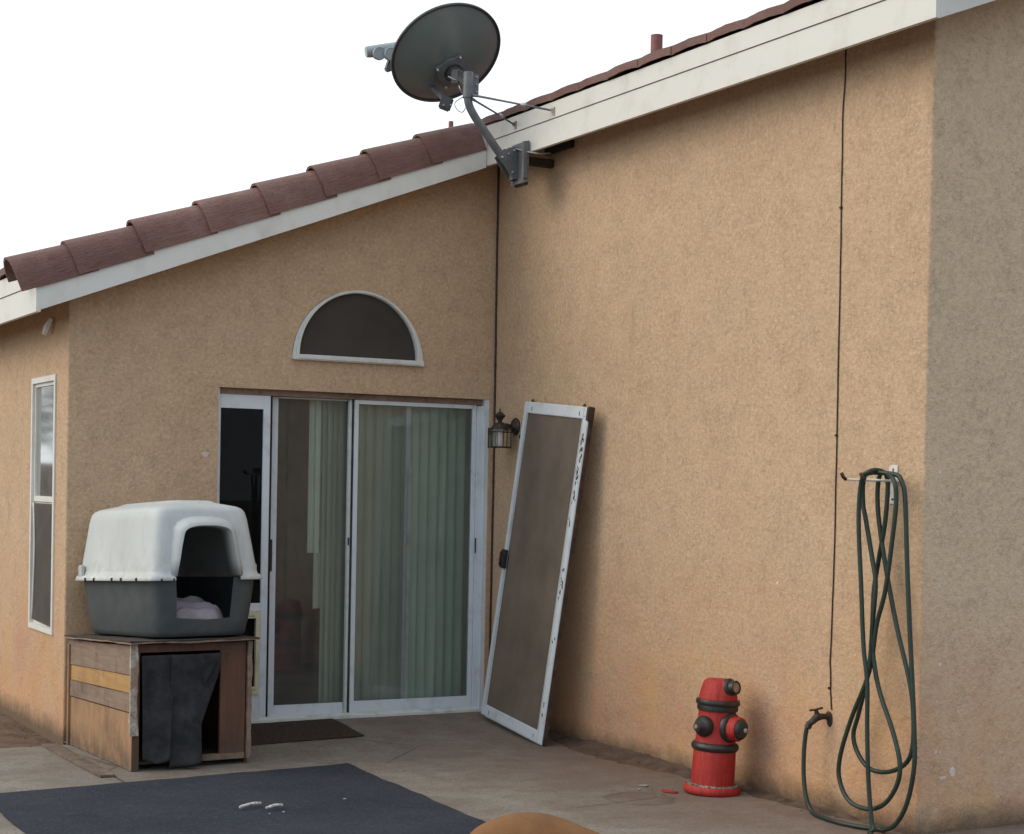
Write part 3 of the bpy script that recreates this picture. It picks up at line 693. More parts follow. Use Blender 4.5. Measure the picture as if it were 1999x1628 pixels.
bm = lathe([(r_, z - .004) for r_, z in prof], n, mtx=mt, cap=False); lathe([(r_, z) for r_, z in prof], n, bm=bm, mtx=mt, cap=False)
dz(obj('reflector', bm, 'dish', dish, smooth=True))
bm = lathe([(RD * .95, -.006), (RD * .975, -.003), (RD, -.012), (RD + .004, -.006), (RD + .002, .004), (RD * .97, .006), (RD * .95, -.001)], n, mtx=mt, cap=False)
dz(obj('rim', bm, 'dishlip', dish, smooth=True, angle=50))
# mast
zc = ym
mast = [(-.300, zc, 3.555), (-.36, zc, 3.620), (-.44, zc, 3.711), (-.50, zc, 3.780), (-.535, zc, 3.825), (-.560, zc, 3.866), (-.572, zc, 3.905), (-.574, zc, 3.95), (-.574, zc, 4.065)]
dz(obj('mast', tube(mast, .0255, 18, smooth=5), 'steel', dish, smooth=True, angle=60))
clp = dz(obj('clamp', lathe([(.0255, 0), (.032, .001), (.032, .155), (.03, .158), (.0, .160)], 20, mtx=Matrix.Translation((-.574, zc, 3.915)), cap=False), 'steel', dish, smooth=True, angle=40))
bm = bmesh.new(); bx(-.548, -.505, zc - .012, zc + .010, 3.935, 4.065, .002, bm=bm); dz(obj('clamp_plate', bm, 'steel', dish))
for z in (3.955, 4.0, 4.045): dz(obj('bolt', lathe([(.007, 0), (.007, .008), (.004, .012)], 6, mtx=axis((-.524, zc - .012, z), (0, -1, 0))), 'galv', dish))
# back casting and elevation bracket
hub = C0 - nrm * .088 + (rt * .07 - up * .115); hub2 = hub
def onback(dx_, dy_, off=0):
    """point on the back of the bowl, dx_/dy_ in the rim plane"""
    X_ = mt.to_3x3() @ Vector((1, 0, 0)); Y_ = mt.to_3x3() @ Vector((0, 1, 0)); r2 = (dx_ * dx_ + dy_ * dy_) / (RD * .955) ** 2
    return C0 + X_ * dx_ + Y_ * dy_ + nrm * (-.088 * (1 - r2) - off)
X_ = mt.to_3x3() @ Vector((1, 0, 0)); Y_ = mt.to_3x3() @ Vector((0, 1, 0))
tgt = at(889, 150, 10.6); v_ = tgt - C0; hx, hy = v_.dot(X_) , v_.dot(Y_)
bm = bmesh.new(); m2 = axis(onback(hx * .9, hy * .9, .012), -nrm)
n2 = 48; rings = []
for (s, z) in ((1, -.004), (1, .012), (.80, .02), (.62, .022), (.60, .008)):
    rg = []
    for k in range(n2):
        a = 2 * PI * k / n2; rr = (.100 + .024 * max(0, math.cos(4 * a)) ** 3) * s if s > .9 else .100 * s
        rg.append(bm.verts.new(m2 @ Vector((rr * math.cos(a), rr * math.sin(a), z))))
    rings.append(rg)
for a, b in zip(rings, rings[1:]):
    for k in range(n2): bm.faces.new((a[k], a[(k + 1) % n2], b[(k + 1) % n2], b[k]))
bm.faces.new(rings[-1])
cast = dz(obj('back_casting', bm, 'steel', dish, smooth=True, angle=40))
for k in range(4):
    a = PI / 2 * k; q = m2 @ Vector((.112 * math.cos(a), .112 * math.sin(a), .012))
    dz(obj('bolt', lathe([(.009, 0), (.009, .008), (.005, .014)], 8, mtx=axis(q, -nrm)), 'galv', dish, smooth=True, angle=40))
bm = bmesh.new(); cc = m2 @ Vector((0, 0, .02)); ml = Vector((-.590, zc + .01, 4.0))
dmid = (cc + ml) / 2
tube([cc, dmid + Vector((0, 0, .01)), ml + Vector((.02, 0, 0))], [.055, .04, .032], 8, bm=bm)
box(bm, (0, 0, 0), (.11, .055, .09), Matrix.Translation(dmid) @ Matrix.Rotation(R(35), 4, 'Z'), .006)
dz(obj('elevation_bracket', bm, M['dishlip'], dish))
bm = tube([dmid + Vector((-.09, -.03, -.005)), dmid + Vector((.02, -.045, -.045))], .005, 6); tube([dmid + Vector((-.02, -.04, -.05)), dmid + Vector((.0, -.045, -.10))], .007, 6, bm=bm)
dz(obj('adjusting_rod', bm, 'galv', dish, smooth=True))
# feed arm from lower rim forward to the LNBs
foot = at(868, 196, 10.62); tip = at(768, 122, 11.0)
bm = bmesh.new(); tube([foot + (-nrm) * .05, foot + nrm * .05, tip], .020, 8, bm=bm)
dz(obj('feed_arm', bm, 'steel', dish, smooth=True, angle=50))
bm = bmesh.new(); box(bm, (0, 0, 0), (.075, .05, .085), Matrix.Translation(foot - nrm * .03) @ Matrix.Rotation(R(-28), 4, 'Z') @ Matrix.Rotation(R(20), 4, 'Y'), .008)
ft = dz(obj('arm_socket', bm, M['dishlip'], dish))
for d_ in (-.022, .022): dz(obj('bolt', lathe([(.007, 0), (.007, .007), (.004, .012)], 8, mtx=axis(foot - nrm * .055 + rt * d_ - fw * .015, -fw)), 'galv', dish))
q0 = at(721, 101, 10.95); q1 = at(774, 95, 11.0)
dz(obj('feed_housing', tube([q0 + (q0 - q1) * .12, q0, q1], [.034, .038, .044], 14), 'lnb', dish, smooth=True, angle=50))
for px, py, rr in ((740, 105, .042), (762, 106, .042)):
    c_ = at(px, py, 10.93); d_ = (-fw * .9 + rt * .35 - up * .1).normalized()
    dz(obj('feed_horn', lathe([(rr * .7, -.05), (rr * .75, -.01), (rr, 0), (rr, .018), (rr * .93, .022), (rr * .90, .019), (.001, .019)], 24, mtx=axis(c_, d_), cap=False), 'lnb', dish, smooth=True, angle=40))
bm = bmesh.new(); box(bm, (0, 0, 0), (.04, .05, .11), Matrix.Translation(at(762, 124, 11)) @ Matrix.Rotation(R(20), 4, 'Y'), .008); dz(obj('feed_bracket', bm, 'steel', dish))
# cables at the back
a0 = dmid + Vector((.0, -.05, -.05))
pts = [a0, a0 + Vector((.01, -.02, -.06)), at(889, 200, 10.4), at(893, 214, 10.4), at(903, 219, 10.4), at(909, 211, 10.38)]
dz(obj('coax', tube(pts, .003, 6, smooth=6), 'lnb', dish, smooth=True))
pts = [Vector((-.545, zc, 3.86)), Vector((-.44, zc - .035, 3.73)), Vector((-.33, zc - .035, 3.61)), Vector((-.25, zc - .03, 3.64)), Vector((-.235, zc - .16, 3.60)), Vector((-.19, zc - .22, 3.585)), Vector((-.1, zc - .2, 3.60))]
dz(obj('coax', tube(pts[3:], .005, 6, smooth=6), 'lnb', dish, smooth=True))
# wall foot
bm = bmesh.new(); Y0, Y1 = -.808, -.598
bx(-.233, -.223, Y0, Y1, 3.42, 3.672, .002, bm=bm)
for y in (Y0 + .002, Y1 - .030): pass
bx(-.26, -.233, Y0, Y0 + .028, 3.44, 3.665, .002, bm=bm)
dz(obj('foot_plate', bm, 'steel', dish))
bm = bmesh.new()
for y in (ym - .034, ym + .028): prism(bm, [(-.235, 3.45), (-.235, 3.65), (-.30, 3.64), (-.365, 3.58), (-.33, 3.53), (-.27, 3.455)], lambda a, b, d: (a, d, b), y, y + .006)
bx(-.262, -.255, ym - .028, ym + .028, 3.45, 3.65, bm=bm)
ftb = dz(obj('foot_bracket', bm, 'steel', dish))
for (x, z) in ((-.30, 3.60), (-.262, 3.625), (-.345, 3.575), (-.27, 3.49)): dz(obj('bolt', lathe([(.008, 0), (.008, .007), (.005, .011)], 8, mtx=axis((x, ym - .034, z), (0, -1, 0))), 'galv', dish, smooth=True, angle=40))
for (y, z) in ((-.628, 3.655), (-.77, 3.655), (-.628, 3.44), (-.77, 3.44)): dz(obj('bolt', lathe([(.009, 0), (.009, .008), (.005, .013)], 8, mtx=axis((-.233, y, z), (-1, 0, 0))), 'galv', dish, smooth=True, angle=40))
bm = bmesh.new(); bx(-.222, -.20, -.76, -.62, 3.41, 3.604, .003, bm=bm); bx(-.199, -.003, -.735, -.69, 3.54, 3.59, .003, bm=bm); dz(obj('backing_block', bm, M['dark'], dish))
# struts
for (s, e) in (((-.555, zc - .03, 3.905), (-.222, -.625, 3.80)), ((-.555, zc - .03, 3.93), (-.222, -1.098, 3.80))):
    s = Vector(s); e = Vector(e); d_ = (e - s); k_ = e - d_ * .12 
    dz(obj('strut', tube([s, s + d_ * .08, s + d_ * .5, e + Vector((-.012, 0, 0))], [.011, .007, .006, .006], 8), 'steel', dish, smooth=True))
    bm = bmesh.new(); bx(-.227, -.222, e.y - .012, e.y + .012, e.z - .028, e.z + .022, .001, bm=bm); bx(-.244, -.227, e.y - .002, e.y + .002, e.z - .012, e.z + .012, .001, bm=bm)
    dz(obj('strut_foot', bm, 'trim', dish))
    dz(obj('strut_collar', lathe([(.010, 0), (.013, .004), (.013, .03), (.010, .034)], 10, mtx=axis(s + d_ * .6, d_)), 'galv', dish, smooth=True, angle=40))
tag(obj('dark_block', bx(-.035, -.003, -.98, -.66, 3.625, 3.672, .004), 'black'), 'plain black block on the wall just under the eave beside the dish bracket', 'block')  # plain black box of unknown purpose against the wall

# ------------------------------------------------------------------ lantern
lc = Vector((-.122, -.31, 0)); lamp = thing('wall_lantern', 'dark bronze coach lantern on the wall beside the patio door', 'wall lamp', (-.12, -.31, 1.80))
def lz(o): o.matrix_parent_inverse = Matrix.Translation(lamp.location).inverted(); return o
lz(obj('backplate', lathe([(.054, 0), (.056, .008), (.05, .016), (.036, .024), (.02, .03), (.018, .035)], 28, mtx=axis((-.001, -.31, 1.935), (-1, 0, 0))), 'bronze', lamp, smooth=True, angle=50))
lz(obj('arm', tube([(-.03, -.31, 1.935), (-.055, -.31, 1.938), (-.08, -.31, 1.94), (-.115, -.31, 1.935)], .013, 10, smooth=4), 'bronze', lamp, smooth=True))
lz(obj('cap', lathe([(.063, 1.905), (.060, 1.915), (.052, 1.935), (.036, 1.95), (.020, 1.957), (.013, 1.962), (.014, 1.968), (.026, 1.985), (.036, 1.995), (.038, 2.0), (.030, 2.008), (.016, 2.02), (.006, 2.026), (.005, 2.032), (.006, 2.036), (.002, 2.048)], 8, mtx=Matrix.Translation((lc.x, lc.y, 0))), 'bronze', lamp, smooth=True, angle=35))
bm = bmesh.new(); hx6 = [(lc.x + .074 * math.cos(PI / 3 * k + .35), lc.y + .074 * math.sin(PI / 3 * k + .35)) for k in range(6)]
for k in range(6):
    a = Vector((*hx6[k], 0)); b = Vector((*hx6[(k + 1) % 6], 0)); mid = (a + b) / 2
    tube([a + Vector((0, 0, 1.79)), a + Vector((0, 0, 1.922))], .0042, 6, bm=bm)
    for z in (1.798, 1.895, 1.916): tube([a + Vector((0, 0, z)), b + Vector((0, 0, z))], .003 if z != 1.798 else .0042, 6, bm=bm)
    tube([mid + Vector((0, 0, 1.798)), mid + Vector((0, 0, 1.916))], .002, 5, bm=bm)
    tube([Vector((lc.x, lc.y, 1.92)), a + Vector((0, 0, 1.918))], .003, 5, bm=bm)
cg = lz(obj('cage', bm, 'bronze', lamp))
bm = bmesh.new()
for k in range(6):
    a = hx6[k]; b = hx6[(k + 1) % 6]; bm.faces.new([bm.verts.new(q) for q in ((a[0], a[1], 1.80), (b[0], b[1], 1.80), (b[0], b[1], 1.914), (a[0], a[1], 1.914))])
lz(obj('glass_panes', bm, 'lampglass', lamp))
lz(obj('bulb', lathe([(.012, 1.91), (.014, 1.89), (.018, 1.875), (.021, 1.85), (.021, 1.83), (.016, 1.812), (.004, 1.806)], 16, mtx=Matrix.Translation((lc.x, lc.y, 0))), 'bulb', lamp, smooth=True))

# ------------------------------------------------------------------ leaning screen door
BL = Vector((-.214, -.296, .078)); BR = Vector((-.287, -1.210, .008)); TL = Vector((-.036, -.562, 2.066)); TR = Vector((-.074, -1.415, 2.022))
ex = (BR - BL).normalized(); ez = ((TL - BL) - ex * (TL - BL).dot(ex)).normalized(); ey = ez.cross(ex).normalized()   # ey points into the wall or out
if ey.x > 0: ey = -ey
WS, HS = .915, 2.03
scr = bpy.data.objects.new('screen_door', None); scr.empty_display_size = .1; COL.objects.link(scr)
scr.matrix_world = Matrix.Translation(BL) @ Matrix((ex, ey, ez)).transposed().to_4x4()
tag(scr, 'old white framed sliding screen door with brown mesh leaning on the wall', 'screen door')
bpy.context.view_layer.update()
# local: x right, y out of the wall, z up
bm = bmesh.new()
bx(0, .052, -.022, 0, 0, HS, .004, bm=bm); bx(WS - .066, WS, -.022, 0, 0, HS - .06, .004, bm=bm)
bx(.052, WS - .066, -.020, -.001, HS - .072, HS, .004, bm=bm); bx(.052, WS - .066, -.020, -.001, 0, .072, .004, bm=bm)
bx(0.004, WS - .004, -.032, -.0225, -.012, .03, .002, bm=bm)
bx(WS - .066, WS - .012, -.022, -.001, HS - .058, HS - .003, .003, bm=bm)
obj('frame', bm, 'alu', scr)
bm = bmesh.new(); bx(.012, .014, .0005, .002, .1, HS - .1, bm=bm); bx(.05, .0535, .0005, .0025, .07, HS - .07, bm=bm); bx(WS - .068, WS - .064, .0005, .0025, .07, HS - .07, bm=bm); bx(WS - .045, WS - .043, .0005, .003, .01, HS - .1, bm=bm); obj('spline_groove', bm, 'alu_frame', scr)
bm = bmesh.new(); rnd = random.Random(3)
for z, n_ in ((1.62, 16), (1.74, 12), (1.85, 10), (1.50, 8), (1.35, 4), (1.02, 9), (.93, 10), (.6, 3), (.2, 3)):
    for k in range(n_):
        a = WS - .036 + rnd.uniform(-.015, .022); b_ = z + rnd.uniform(-.05, .05)
        r = lathe([(rnd.uniform(.003, .009), 0), (.002, .0012)], 7, mtx=Matrix.Translation((a, .0003, b_)) @ Matrix.Rotation(R(-90), 4, 'X') @ Matrix.Scale(1.6, 4, (0, 1, 0)), bm=bm)
obj('paint_chips', bm, 'rust', scr)
obj('mesh', bx(.05, WS - .062, -.012, -.0105, .068, HS - .068), 'scr', scr)
bm = bmesh.new(); bx(WS - .001, WS + .010, -.034, -.008, -.004, HS - .03, .002, bm=bm); bx(WS - .026, WS + .014, -.036, .004, HS - .085, HS + .004, .006, bm=bm); obj('side_channel', bm, 'rust', scr)
bm = bmesh.new(); bx(.004, .075, .0005, .022, .955, 1.075, .005, bm=bm); bx(.012, .03, .022, .032, .97, 1.06, .003, bm=bm); obj('handle', bm, 'black', scr)
bm = bmesh.new(); bx(-.010, .0, -.018, .004, 1.79, 1.815, .002, bm=bm); obj('latch', bm, 'black', scr)
for x in (.09, WS - .09):
    w_ = obj('roller', lathe([(.014, -.004), (.016, 0), (.014, .004)], 14, mtx=axis((x, -.012, HS + .004), (0, 1, 0))), 'rust', scr)
bm = bmesh.new()
for x in (.12, WS - .12): bx(x - .002, x + .002, -.0005, .0015, HS - .055, HS - .03, bm=bm)
for x in (.12, WS - .12): bx(x - .002, x + .002, -.0005, .0015, .02, .045, bm=bm)
obj('adjuster_slots', bm, 'black', scr)

# ------------------------------------------------------------------ hydrant ornament
hyd = thing('fire_hydrant', 'red and black ornamental fire hydrant standing against the long wall', 'hydrant', (-.225, -2.86, .0))
hyd.rotation_euler = (R(1.0), R(2.6), 0)
obj('base', lathe([(.05, .0), (.138, .0), (.145, .006), (.145, .03), (.137, .042), (.122, .036), (.118, .028), (.05, .028)], 40), 'red', hyd, smooth=True, angle=50)
bm = bmesh.new(); lathe([(.133, .029), (.130, .044), (.110, .048), (.10, .036)], 40, bm=bm, cap=False); rnd = random.Random(8)
for k in range(70):
    a = rnd.uniform(0, 2 * PI); r_ = rnd.uniform(.111, .134); s_ = rnd.uniform(.003, .007)
    bmesh.ops.create_icosphere(bm, subdivisions=1, radius=s_, matrix=Matrix.Translation((r_ * math.cos(a), r_ * math.sin(a), .046)))
obj('grit', bm, 'gravel', hyd)
obj('barrel', lathe([(.108, .030), (.110, .06), (.110, .14), (.108, .22), (.102, .27), (.098, .33), (.096, .40), (.095, .47), (.094, .50)], 40), 'red', hyd, smooth=True, angle=50)
def torus_prof(R0, z, a, b, n=14): return [(R0 + a * math.cos(2 * PI * k / n), z + b * math.sin(2 * PI * k / n)) for k in range(n + 1)]
obj('band', lathe(torus_prof(.105, .240, .017, .022), 40, cap=False), 'blackpaint', hyd, smooth=True)
bm = lathe([(.09, .422), (.103, .424), (.106, .434), (.104, .450), (.112, .456), (.114, .468), (.110, .480), (.090, .483)], 40)
obj('band', bm, 'blackpaint', hyd, smooth=True, angle=50)
bm = bmesh.new(); n = 48; rings = []
for r_, z in ((.099, .478), (.098, .495), (.091, .53), (.082, .562), (.074, .576), (.062, .583), (.02, .585)):
    rings.append([bm.verts.new(((r_ - (.004 if z > .48 and (k % 8) == 0 else 0)) * math.cos(2 * PI * k / n), (r_ - (.004 if z > .48 and (k % 8) == 0 else 0)) * math.sin(2 * PI * k / n), z)) for k in range(n)])
for a, b in zip(rings, rings[1:]):
    for k in range(n): bm.faces.new((a[k], a[(k + 1) % n], b[(k + 1) % n], b[k]))
bm.faces.new(rings[-1]); obj('bonnet', bm, 'red', hyd, smooth=True, angle=40)
vdir = Vector((-.587, -.81, 0)); ang = math.atan2(vdir.y, vdir.x)
def dirn(deg, el=0): a = ang + R(deg); return Vector((math.cos(a) * math.cos(R(el)), math.sin(a) * math.cos(R(el)), math.sin(R(el))))
d1 = dirn(-40); p1 = d1 * .088 + Vector((0, 0, .345))
obj('side_nozzle', lathe([(.055, 0), (.054, .020), (.045, .034), (.033, .046), (.026, .062), (.022, .067), (.001, .067)], 28, mtx=axis(p1, d1), cap=False), 'blackpaint', hyd, smooth=True, angle=50)
obj('nozzle_nut', lathe([(.012, .062), (.012, .074), (.009, .076)], 6, mtx=axis(p1, d1)), 'brass', hyd)
d2 = dirn(52); p2 = d2 * .080 + Vector((0, 0, .345))
obj('outlet_flange', lathe([(.076, 0), (.077, .018), (.069, .027), (.04, .028)], 32, mtx=axis(p2, d2)), 'blackpaint', hyd, smooth=True, angle=50)
bm = bmesh.new(); n = 30; rings = []
for r_, z in ((.062, .022), (.064, .03), (.063, .066), (.058, .074), (.035, .076)): rings.append([bm.verts.new(axis(p2, d2) @ Vector(((r_ - .002 * (k % 3 == 0)) * math.cos(2 * PI * k / n), (r_ - .002 * (k % 3 == 0)) * math.sin(2 * PI * k / n), z))) for k in range(n)])
for a, b in zip(rings, rings[1:]):
    for k in range(n): bm.faces.new((a[k], a[(k + 1) % n], b[(k + 1) % n], b[k]))
bm.faces.new(rings[-1]); obj('outlet_cap', bm, 'red', hyd, smooth=True, angle=35)
obj('cap_centre', lathe([(.052, .073), (.050, .084), (.034, .097), (.015, .102), (.001, .102)], 28, mtx=axis(p2, d2), cap=False), 'blackpaint', hyd, smooth=True, angle=50)
obj('cap_nut', lathe([(.012, .100), (.012, .110), (.008, .113)], 6, mtx=axis(p2, d2)), 'chip', hyd)
d3 = dirn(50, 12); p3 = d3 * .055 + Vector((0, 0, .530))
obj('top_nozzle', lathe([(.050, 0), (.050, .024), (.042, .033), (.036, .035), (.035, .062), (.030, .064), (.028, .056), (.001, .056)], 28, mtx=axis(p3, d3), cap=False), 'blackpaint', hyd, smooth=True, angle=50)
obj('nozzle_plug', lathe([(.027, .05), (.027, .059), (.024, .061)], 20, mtx=axis(p3, d3)), 'brass', hyd, smooth=True, angle=40)
bm = bmesh.new(); pts2 = [(-.02, -.012), (.0, -.02), (.025, -.012), (.03, .006), (.01, .02), (-.018, .014)]
prism(bm, [(a * 1.6, b) for a, b in pts2], lambda a, b, d: (a, b, d), 0, .007)
ch = tag(obj('red_fragment', bm, 'red'), 'flat red broken fragment lying on the concrete beside the hydrant', 'fragment'); ch.location = (-.435, -2.775, .004); ch.rotation_euler = (0, 0, R(-62)); ch.scale = (1.1, 1.0, 1)

# ------------------------------------------------------------------ tap, hook and hose
tap = thing('garden_tap', 'weathered garden tap on the long wall with a hose screwed on', 'tap', (0, -3.53, .46))
def tz(o): o.matrix_parent_inverse = Matrix.Translation(tap.location).inverted(); return o
tz(obj('flange', lathe([(.024, 0), (.026, .004), (.016, .010), (.012, .012)], 18, mtx=axis((0, -3.500, .462), (-1, 0, 0))), 'rust', tap, smooth=True, angle=40))
bm = tube([(-.005, -3.500, .462), (-.04, -3.497, .463), (-.062, -3.487, .460)], [.013, .015, .020], 12); tube([(-.058, -3.487, .464), (-.085, -3.480, .440), (-.100, -3.476, .428)], [.019, .016, .014], 12, bm=bm); tube([(-.06, -3.487, .465), (-.068, -3.484, .492)], [.014, .010], 10, bm=bm)
tz(obj('valve_body', bm, M['bronze'], tap, smooth=True, angle=60))
tz(obj('handle', tube([(-.085, -3.457, .490), (-.068, -3.484, .497), (-.052, -3.512, .508)], [.006, .005, .006], 8), 'rust', tap, smooth=True))
bm = bmesh.new(); bmesh.ops.create_icosphere(bm, subdivisions=2, radius=.034, matrix=Matrix.Translation((.008, -3.505, .445)) @ Matrix.Diagonal((.5, .8, 1.2, 1)))
tz(obj('plaster_hole', bm, M['dark'], tap))
def hp(l, xs):
    n_ = len(l); return [((xs[0] + (xs[1] - xs[0]) * i / (n_ - 1)) if not callable(xs) else xs(i / (n_ - 1), y, z), y, z) for i, (y, z) in enumerate(l)]
F = [(-3.535, .420), (-3.512, .392), (-3.480, .30), (-3.474, .20), (-3.488, .10), (-3.535, .03)]
F = [(-.105 - .02 * i / 5, y, max(z, .014)) for i, (y, z) in enumerate([(-3.474, .424), (-3.462, .385), (-3.455, .29), (-3.463, .17), (-3.49, .075), (-3.54, .016)])]
R1 = [(-4.055, .016), (-4.135, .065), (-4.206, .173), (-4.246, .341), (-4.241, .501), (-4.221, .713), (-4.193, .98), (-4.168, 1.248), (-4.147, 1.517), (-4.123, 1.600), (-4.075, 1.635)]
L3 = [(-3.90, 1.640), (-3.862, 1.60), (-3.863, 1.501), (-3.886, 1.423), (-3.933, 1.258), (-3.963, 1.127), (-3.946, .905), (-3.968, .763), (-4.013, .635), (-4.1, .482), (-4.152, .348), (-4.14, .248), (-4.063, .148), (-3.95, .1), (-3.814, .116), (-3.742, .206), (-3.746, .32), (-3.817, .5), (-3.912, .679), (-3.95, .794), (-3.977, .952), (-4.029, 1.109), (-4.069, 1.352), (-4.087, 1.516), (-4.066, 1.612)]
L4 = [(-3.99, 1.642), (-3.965, 1.60), (-3.963, 1.503), (-3.987, 1.371), (-4.043, 1.165), (-4.115, .941), (-4.193, .743), (-4.229, .607), (-4.235, .447), (-4.199, .355), (-4.09, .295), (-3.96, .285), (-3.874, .339), (-3.834, .423), (-3.867, .529), (-3.927, .725), (-3.946, .905), (-3.949, 1.038), (-3.955, 1.127), (-3.983, 1.261), (-4.018, 1.427), (-4.028, 1.60), (-3.99, 1.648)]
L2 = [(-3.90, 1.648), (-3.848, 1.60), (-3.835, 1.422), (-3.863, 1.121), (-3.89, .844), (-3.921, .68), (-3.929, .459), (-3.945, .239), (-3.972, .06), (-3.99, .016)]
def adj(pts, x):   # keep the same image track when hung further out than x = -.13
    k = (-.13 - x); cx_, cy_, cz_ = -5.3295, -9.9426, 1.5486; out = []
    for y, z in pts:
        t = (x - cx_) / (-.13 - cx_); out.append((x, cy_ + (y - cy_) * t, max(.014, cz_ + (z - cz_) * t)))
    return out
hose = F + [(-.16, -3.66, .013), (-.17, -3.80, .013), (-.14, -3.93, .013), (-.10, -4.0, .014)] + adj(R1, -.10) + adj(L3, -.135) + adj(L4, -.085) + adj(L2, -.175)
hose += [(-.19, -4.03, .013), (-.24, -4.10, .013), (-.34, -4.14, .013), (-.45, -4.1, .013)]
hs = tag(obj('garden_hose', tube(hose, .0108, 10, smooth=7), 'hose', smooth=True), 'long dark green garden hose looped over a wall hook and joined to the tap', 'hose')
obj('coupling', tube([(-.097, -3.477, .434), (-.107, -3.469, .408)], [.016, .017], 10), 'black', hs, smooth=True, angle=50)
hk = thing('hose_hook', 'white metal two pronged hose hook screwed to the long wall', 'hook', (0, -3.93, 1.53))
def kz(o): o.matrix_parent_inverse = Matrix.Translation(hk.location).inverted(); return o
kz(obj('plate', bx(-.006, -.001, -3.952, -3.893, 1.50, 1.680, .002), 'white', hk))
bm = bmesh.new(); bx(-.0075, -.0055, -3.926, -3.919, 1.645, 1.665, bm=bm); bx(-.0075, -.0055, -3.93, -3.915, 1.518, 1.526, bm=bm); kz(obj('screw_slots', bm, 'black', hk))
for (y, k) in ((-3.89, -.262), (-3.99, -.235)):
    kz(obj('prong', tube([(-.006, -3.92 + (y + 3.92) * .3, 1.606), (-.03, y, 1.606), (k, y, 1.609)], .0055, 8), 'white', hk, smooth=True))
    kz(obj('prong_tip', tube([(k + .004, y, 1.609), (k - .012, y, 1.620), (k - .022, y, 1.638)], .0085, 8), M['rust'], hk, smooth=True))

# ------------------------------------------------------------------ wooden crate
ZR = R(3.4)
crate = thing('wooden_crate', 'home made wooden box of mismatched boards with a black cloth over its doorway', 'dog box', (-2.755, -1.165, .002), rot=(0, 0, ZR))
CW, CD, H0, H1 = .67, 1.06, .672, .615     # width, depth, front and back height
zt_ = lambda y: H0 + (H1 - H0) * y / CD
# left side boards (plane x=0): four, each its own mesh
for (z0, z1, m_, lab) in ((.002, .305, 'ply', 'orange plywood lower board'), (.312, .410, 'plank', None), (.413, .505, 'plank_y', 'yellow unpainted board'), (.510, .665, 'plank', None)):
    bm = bmesh.new(); a1 = lambda z, y: z * (zt_(y) / H0)
    jit = random.uniform(-.004, .004); off = -.004 if m_ == 'plank' else .0
    prism(bm, [(.0, a1(z0, 0)), (CD, a1(z0, CD)), (CD, a1(z1, CD)), (.5 * CD, a1(z1, .5 * CD) + jit), (.0, a1(z1, 0))], lambda a, b, d: (d, a, b), off, .018)
    obj('side_board', bm, m_, crate, label=lab)
obj('edge_strip', bx(-.014, .000, CD - .03, CD - .008, .0, H1 - .03), 'ply', crate)
bm = bmesh.new(); rnd = random.Random(2); n_ = 14
pl = [(-.016 + rnd.uniform(-.003, .002), .19 + (H0 - .19) * k / n_) for k in range(n_ + 1)] ; pr_ = [(.026 + rnd.uniform(-.006, .004), .19 + (H0 - .19) * k / n_) for k in range(n_ + 1)]
prism(bm, pl + pr_[::-1], lambda a, b, d: (a, d, b), -.018, -.002); obj('corner_trim', bm, 'trim', crate, label='corner strip of peeling white paint')
obj('front_post', bx(.0005, .04, -.0005, .03, .0, H0), 'plank_r', crate)
obj('front_post', bx(CW - .175, CW - .03, .0, .02, .05, H0 - .01), 'plank_r', crate, label='wide red brown board right of the doorway')
bm = bmesh.new(); pl = [(CW - .020 + rnd.uniform(-.003, .003), .03 + (H0 - .03) * k / n_) for k in range(n_ + 1)]; prr = [(CW + .006 + rnd.uniform(-.005, .004), .03 + (H0 - .03) * k / n_) for k in range(n_ + 1)]
prism(bm, pl + prr[::-1], lambda a, b, d: (a, d, b), -.008, .03); obj('corner_trim', bm, 'plank', crate)
obj('side_board', prism(bmesh.new(), [(.03, 0), (CD, 0), (CD, H1), (.03, zt_(.03))], lambda a, b, d: (d, a, b), CW - .018, CW), 'plank_r', crate)
obj('back_board', prism(bmesh.new(), [(.018, 0), (CW - .018, 0), (CW - .018, H1), (.018, H1)], lambda a, b, d: (a, d, b), CD - .018, CD), 'dark', crate)
obj('header', bx(.04, CW - .03, .002, .022, H0 - .045, H0 - .004), 'plank_r', crate)
obj('bottom_rail', bx(.30, CW - .03, -.004, .03, .03, .062), 'plank', crate)
bm = bmesh.new(); prism(bm, [(.02, .03), (CD - .02, .03), (CD - .02, .045), (.02, .045)], lambda a, b, d: (d, a, b), .02, CW - .02); obj('floor', bm, 'dark', crate)
# warped top sheets with a ragged front edge
for lay, (z_, th, m_) in enumerate(((0, .009, 'plank'), (.010, .007, 'dark'))):
    bm = bmesh.new(); nx, ny = 26, 12; V = {}
    for i in range(nx + 1):
        for j in range(ny + 1):
            x = -.03 + (CW + .06) * i / nx; y = -.04 + (CD + .05) * j / ny
            if j == 0: y += .010 * noise.noise(Vector((x * 22, lay * 7, 0))) - .004
            if i == 0: x += .012 * noise.noise(Vector((y * 15, lay * 5, 3)))
            z = zt_(y) + z_ + .006 * noise.noise(Vector((x * 5, y * 5, lay))) + .003
            for k in (0, 1): V[i, j, k] = bm.verts.new((x, y, z + k * th))
    for i in range(nx):
        for j in range(ny):
            for k in (0, 1): bm.faces.new((V[i, j, k], V[i + 1, j, k], V[i + 1, j + 1, k], V[i, j + 1, k]))
    for i in range(nx):
        for j in (0, ny): bm.faces.new((V[i, j, 0], V[i + 1, j, 0], V[i + 1, j, 1], V[i, j, 1]))
    for j in range(ny):
        for i in (0, nx): bm.faces.new((V[i, j, 0], V[i, j + 1, 0], V[i, j + 1, 1], V[i, j, 1]))
    obj('top_sheet', bm, m_, crate)
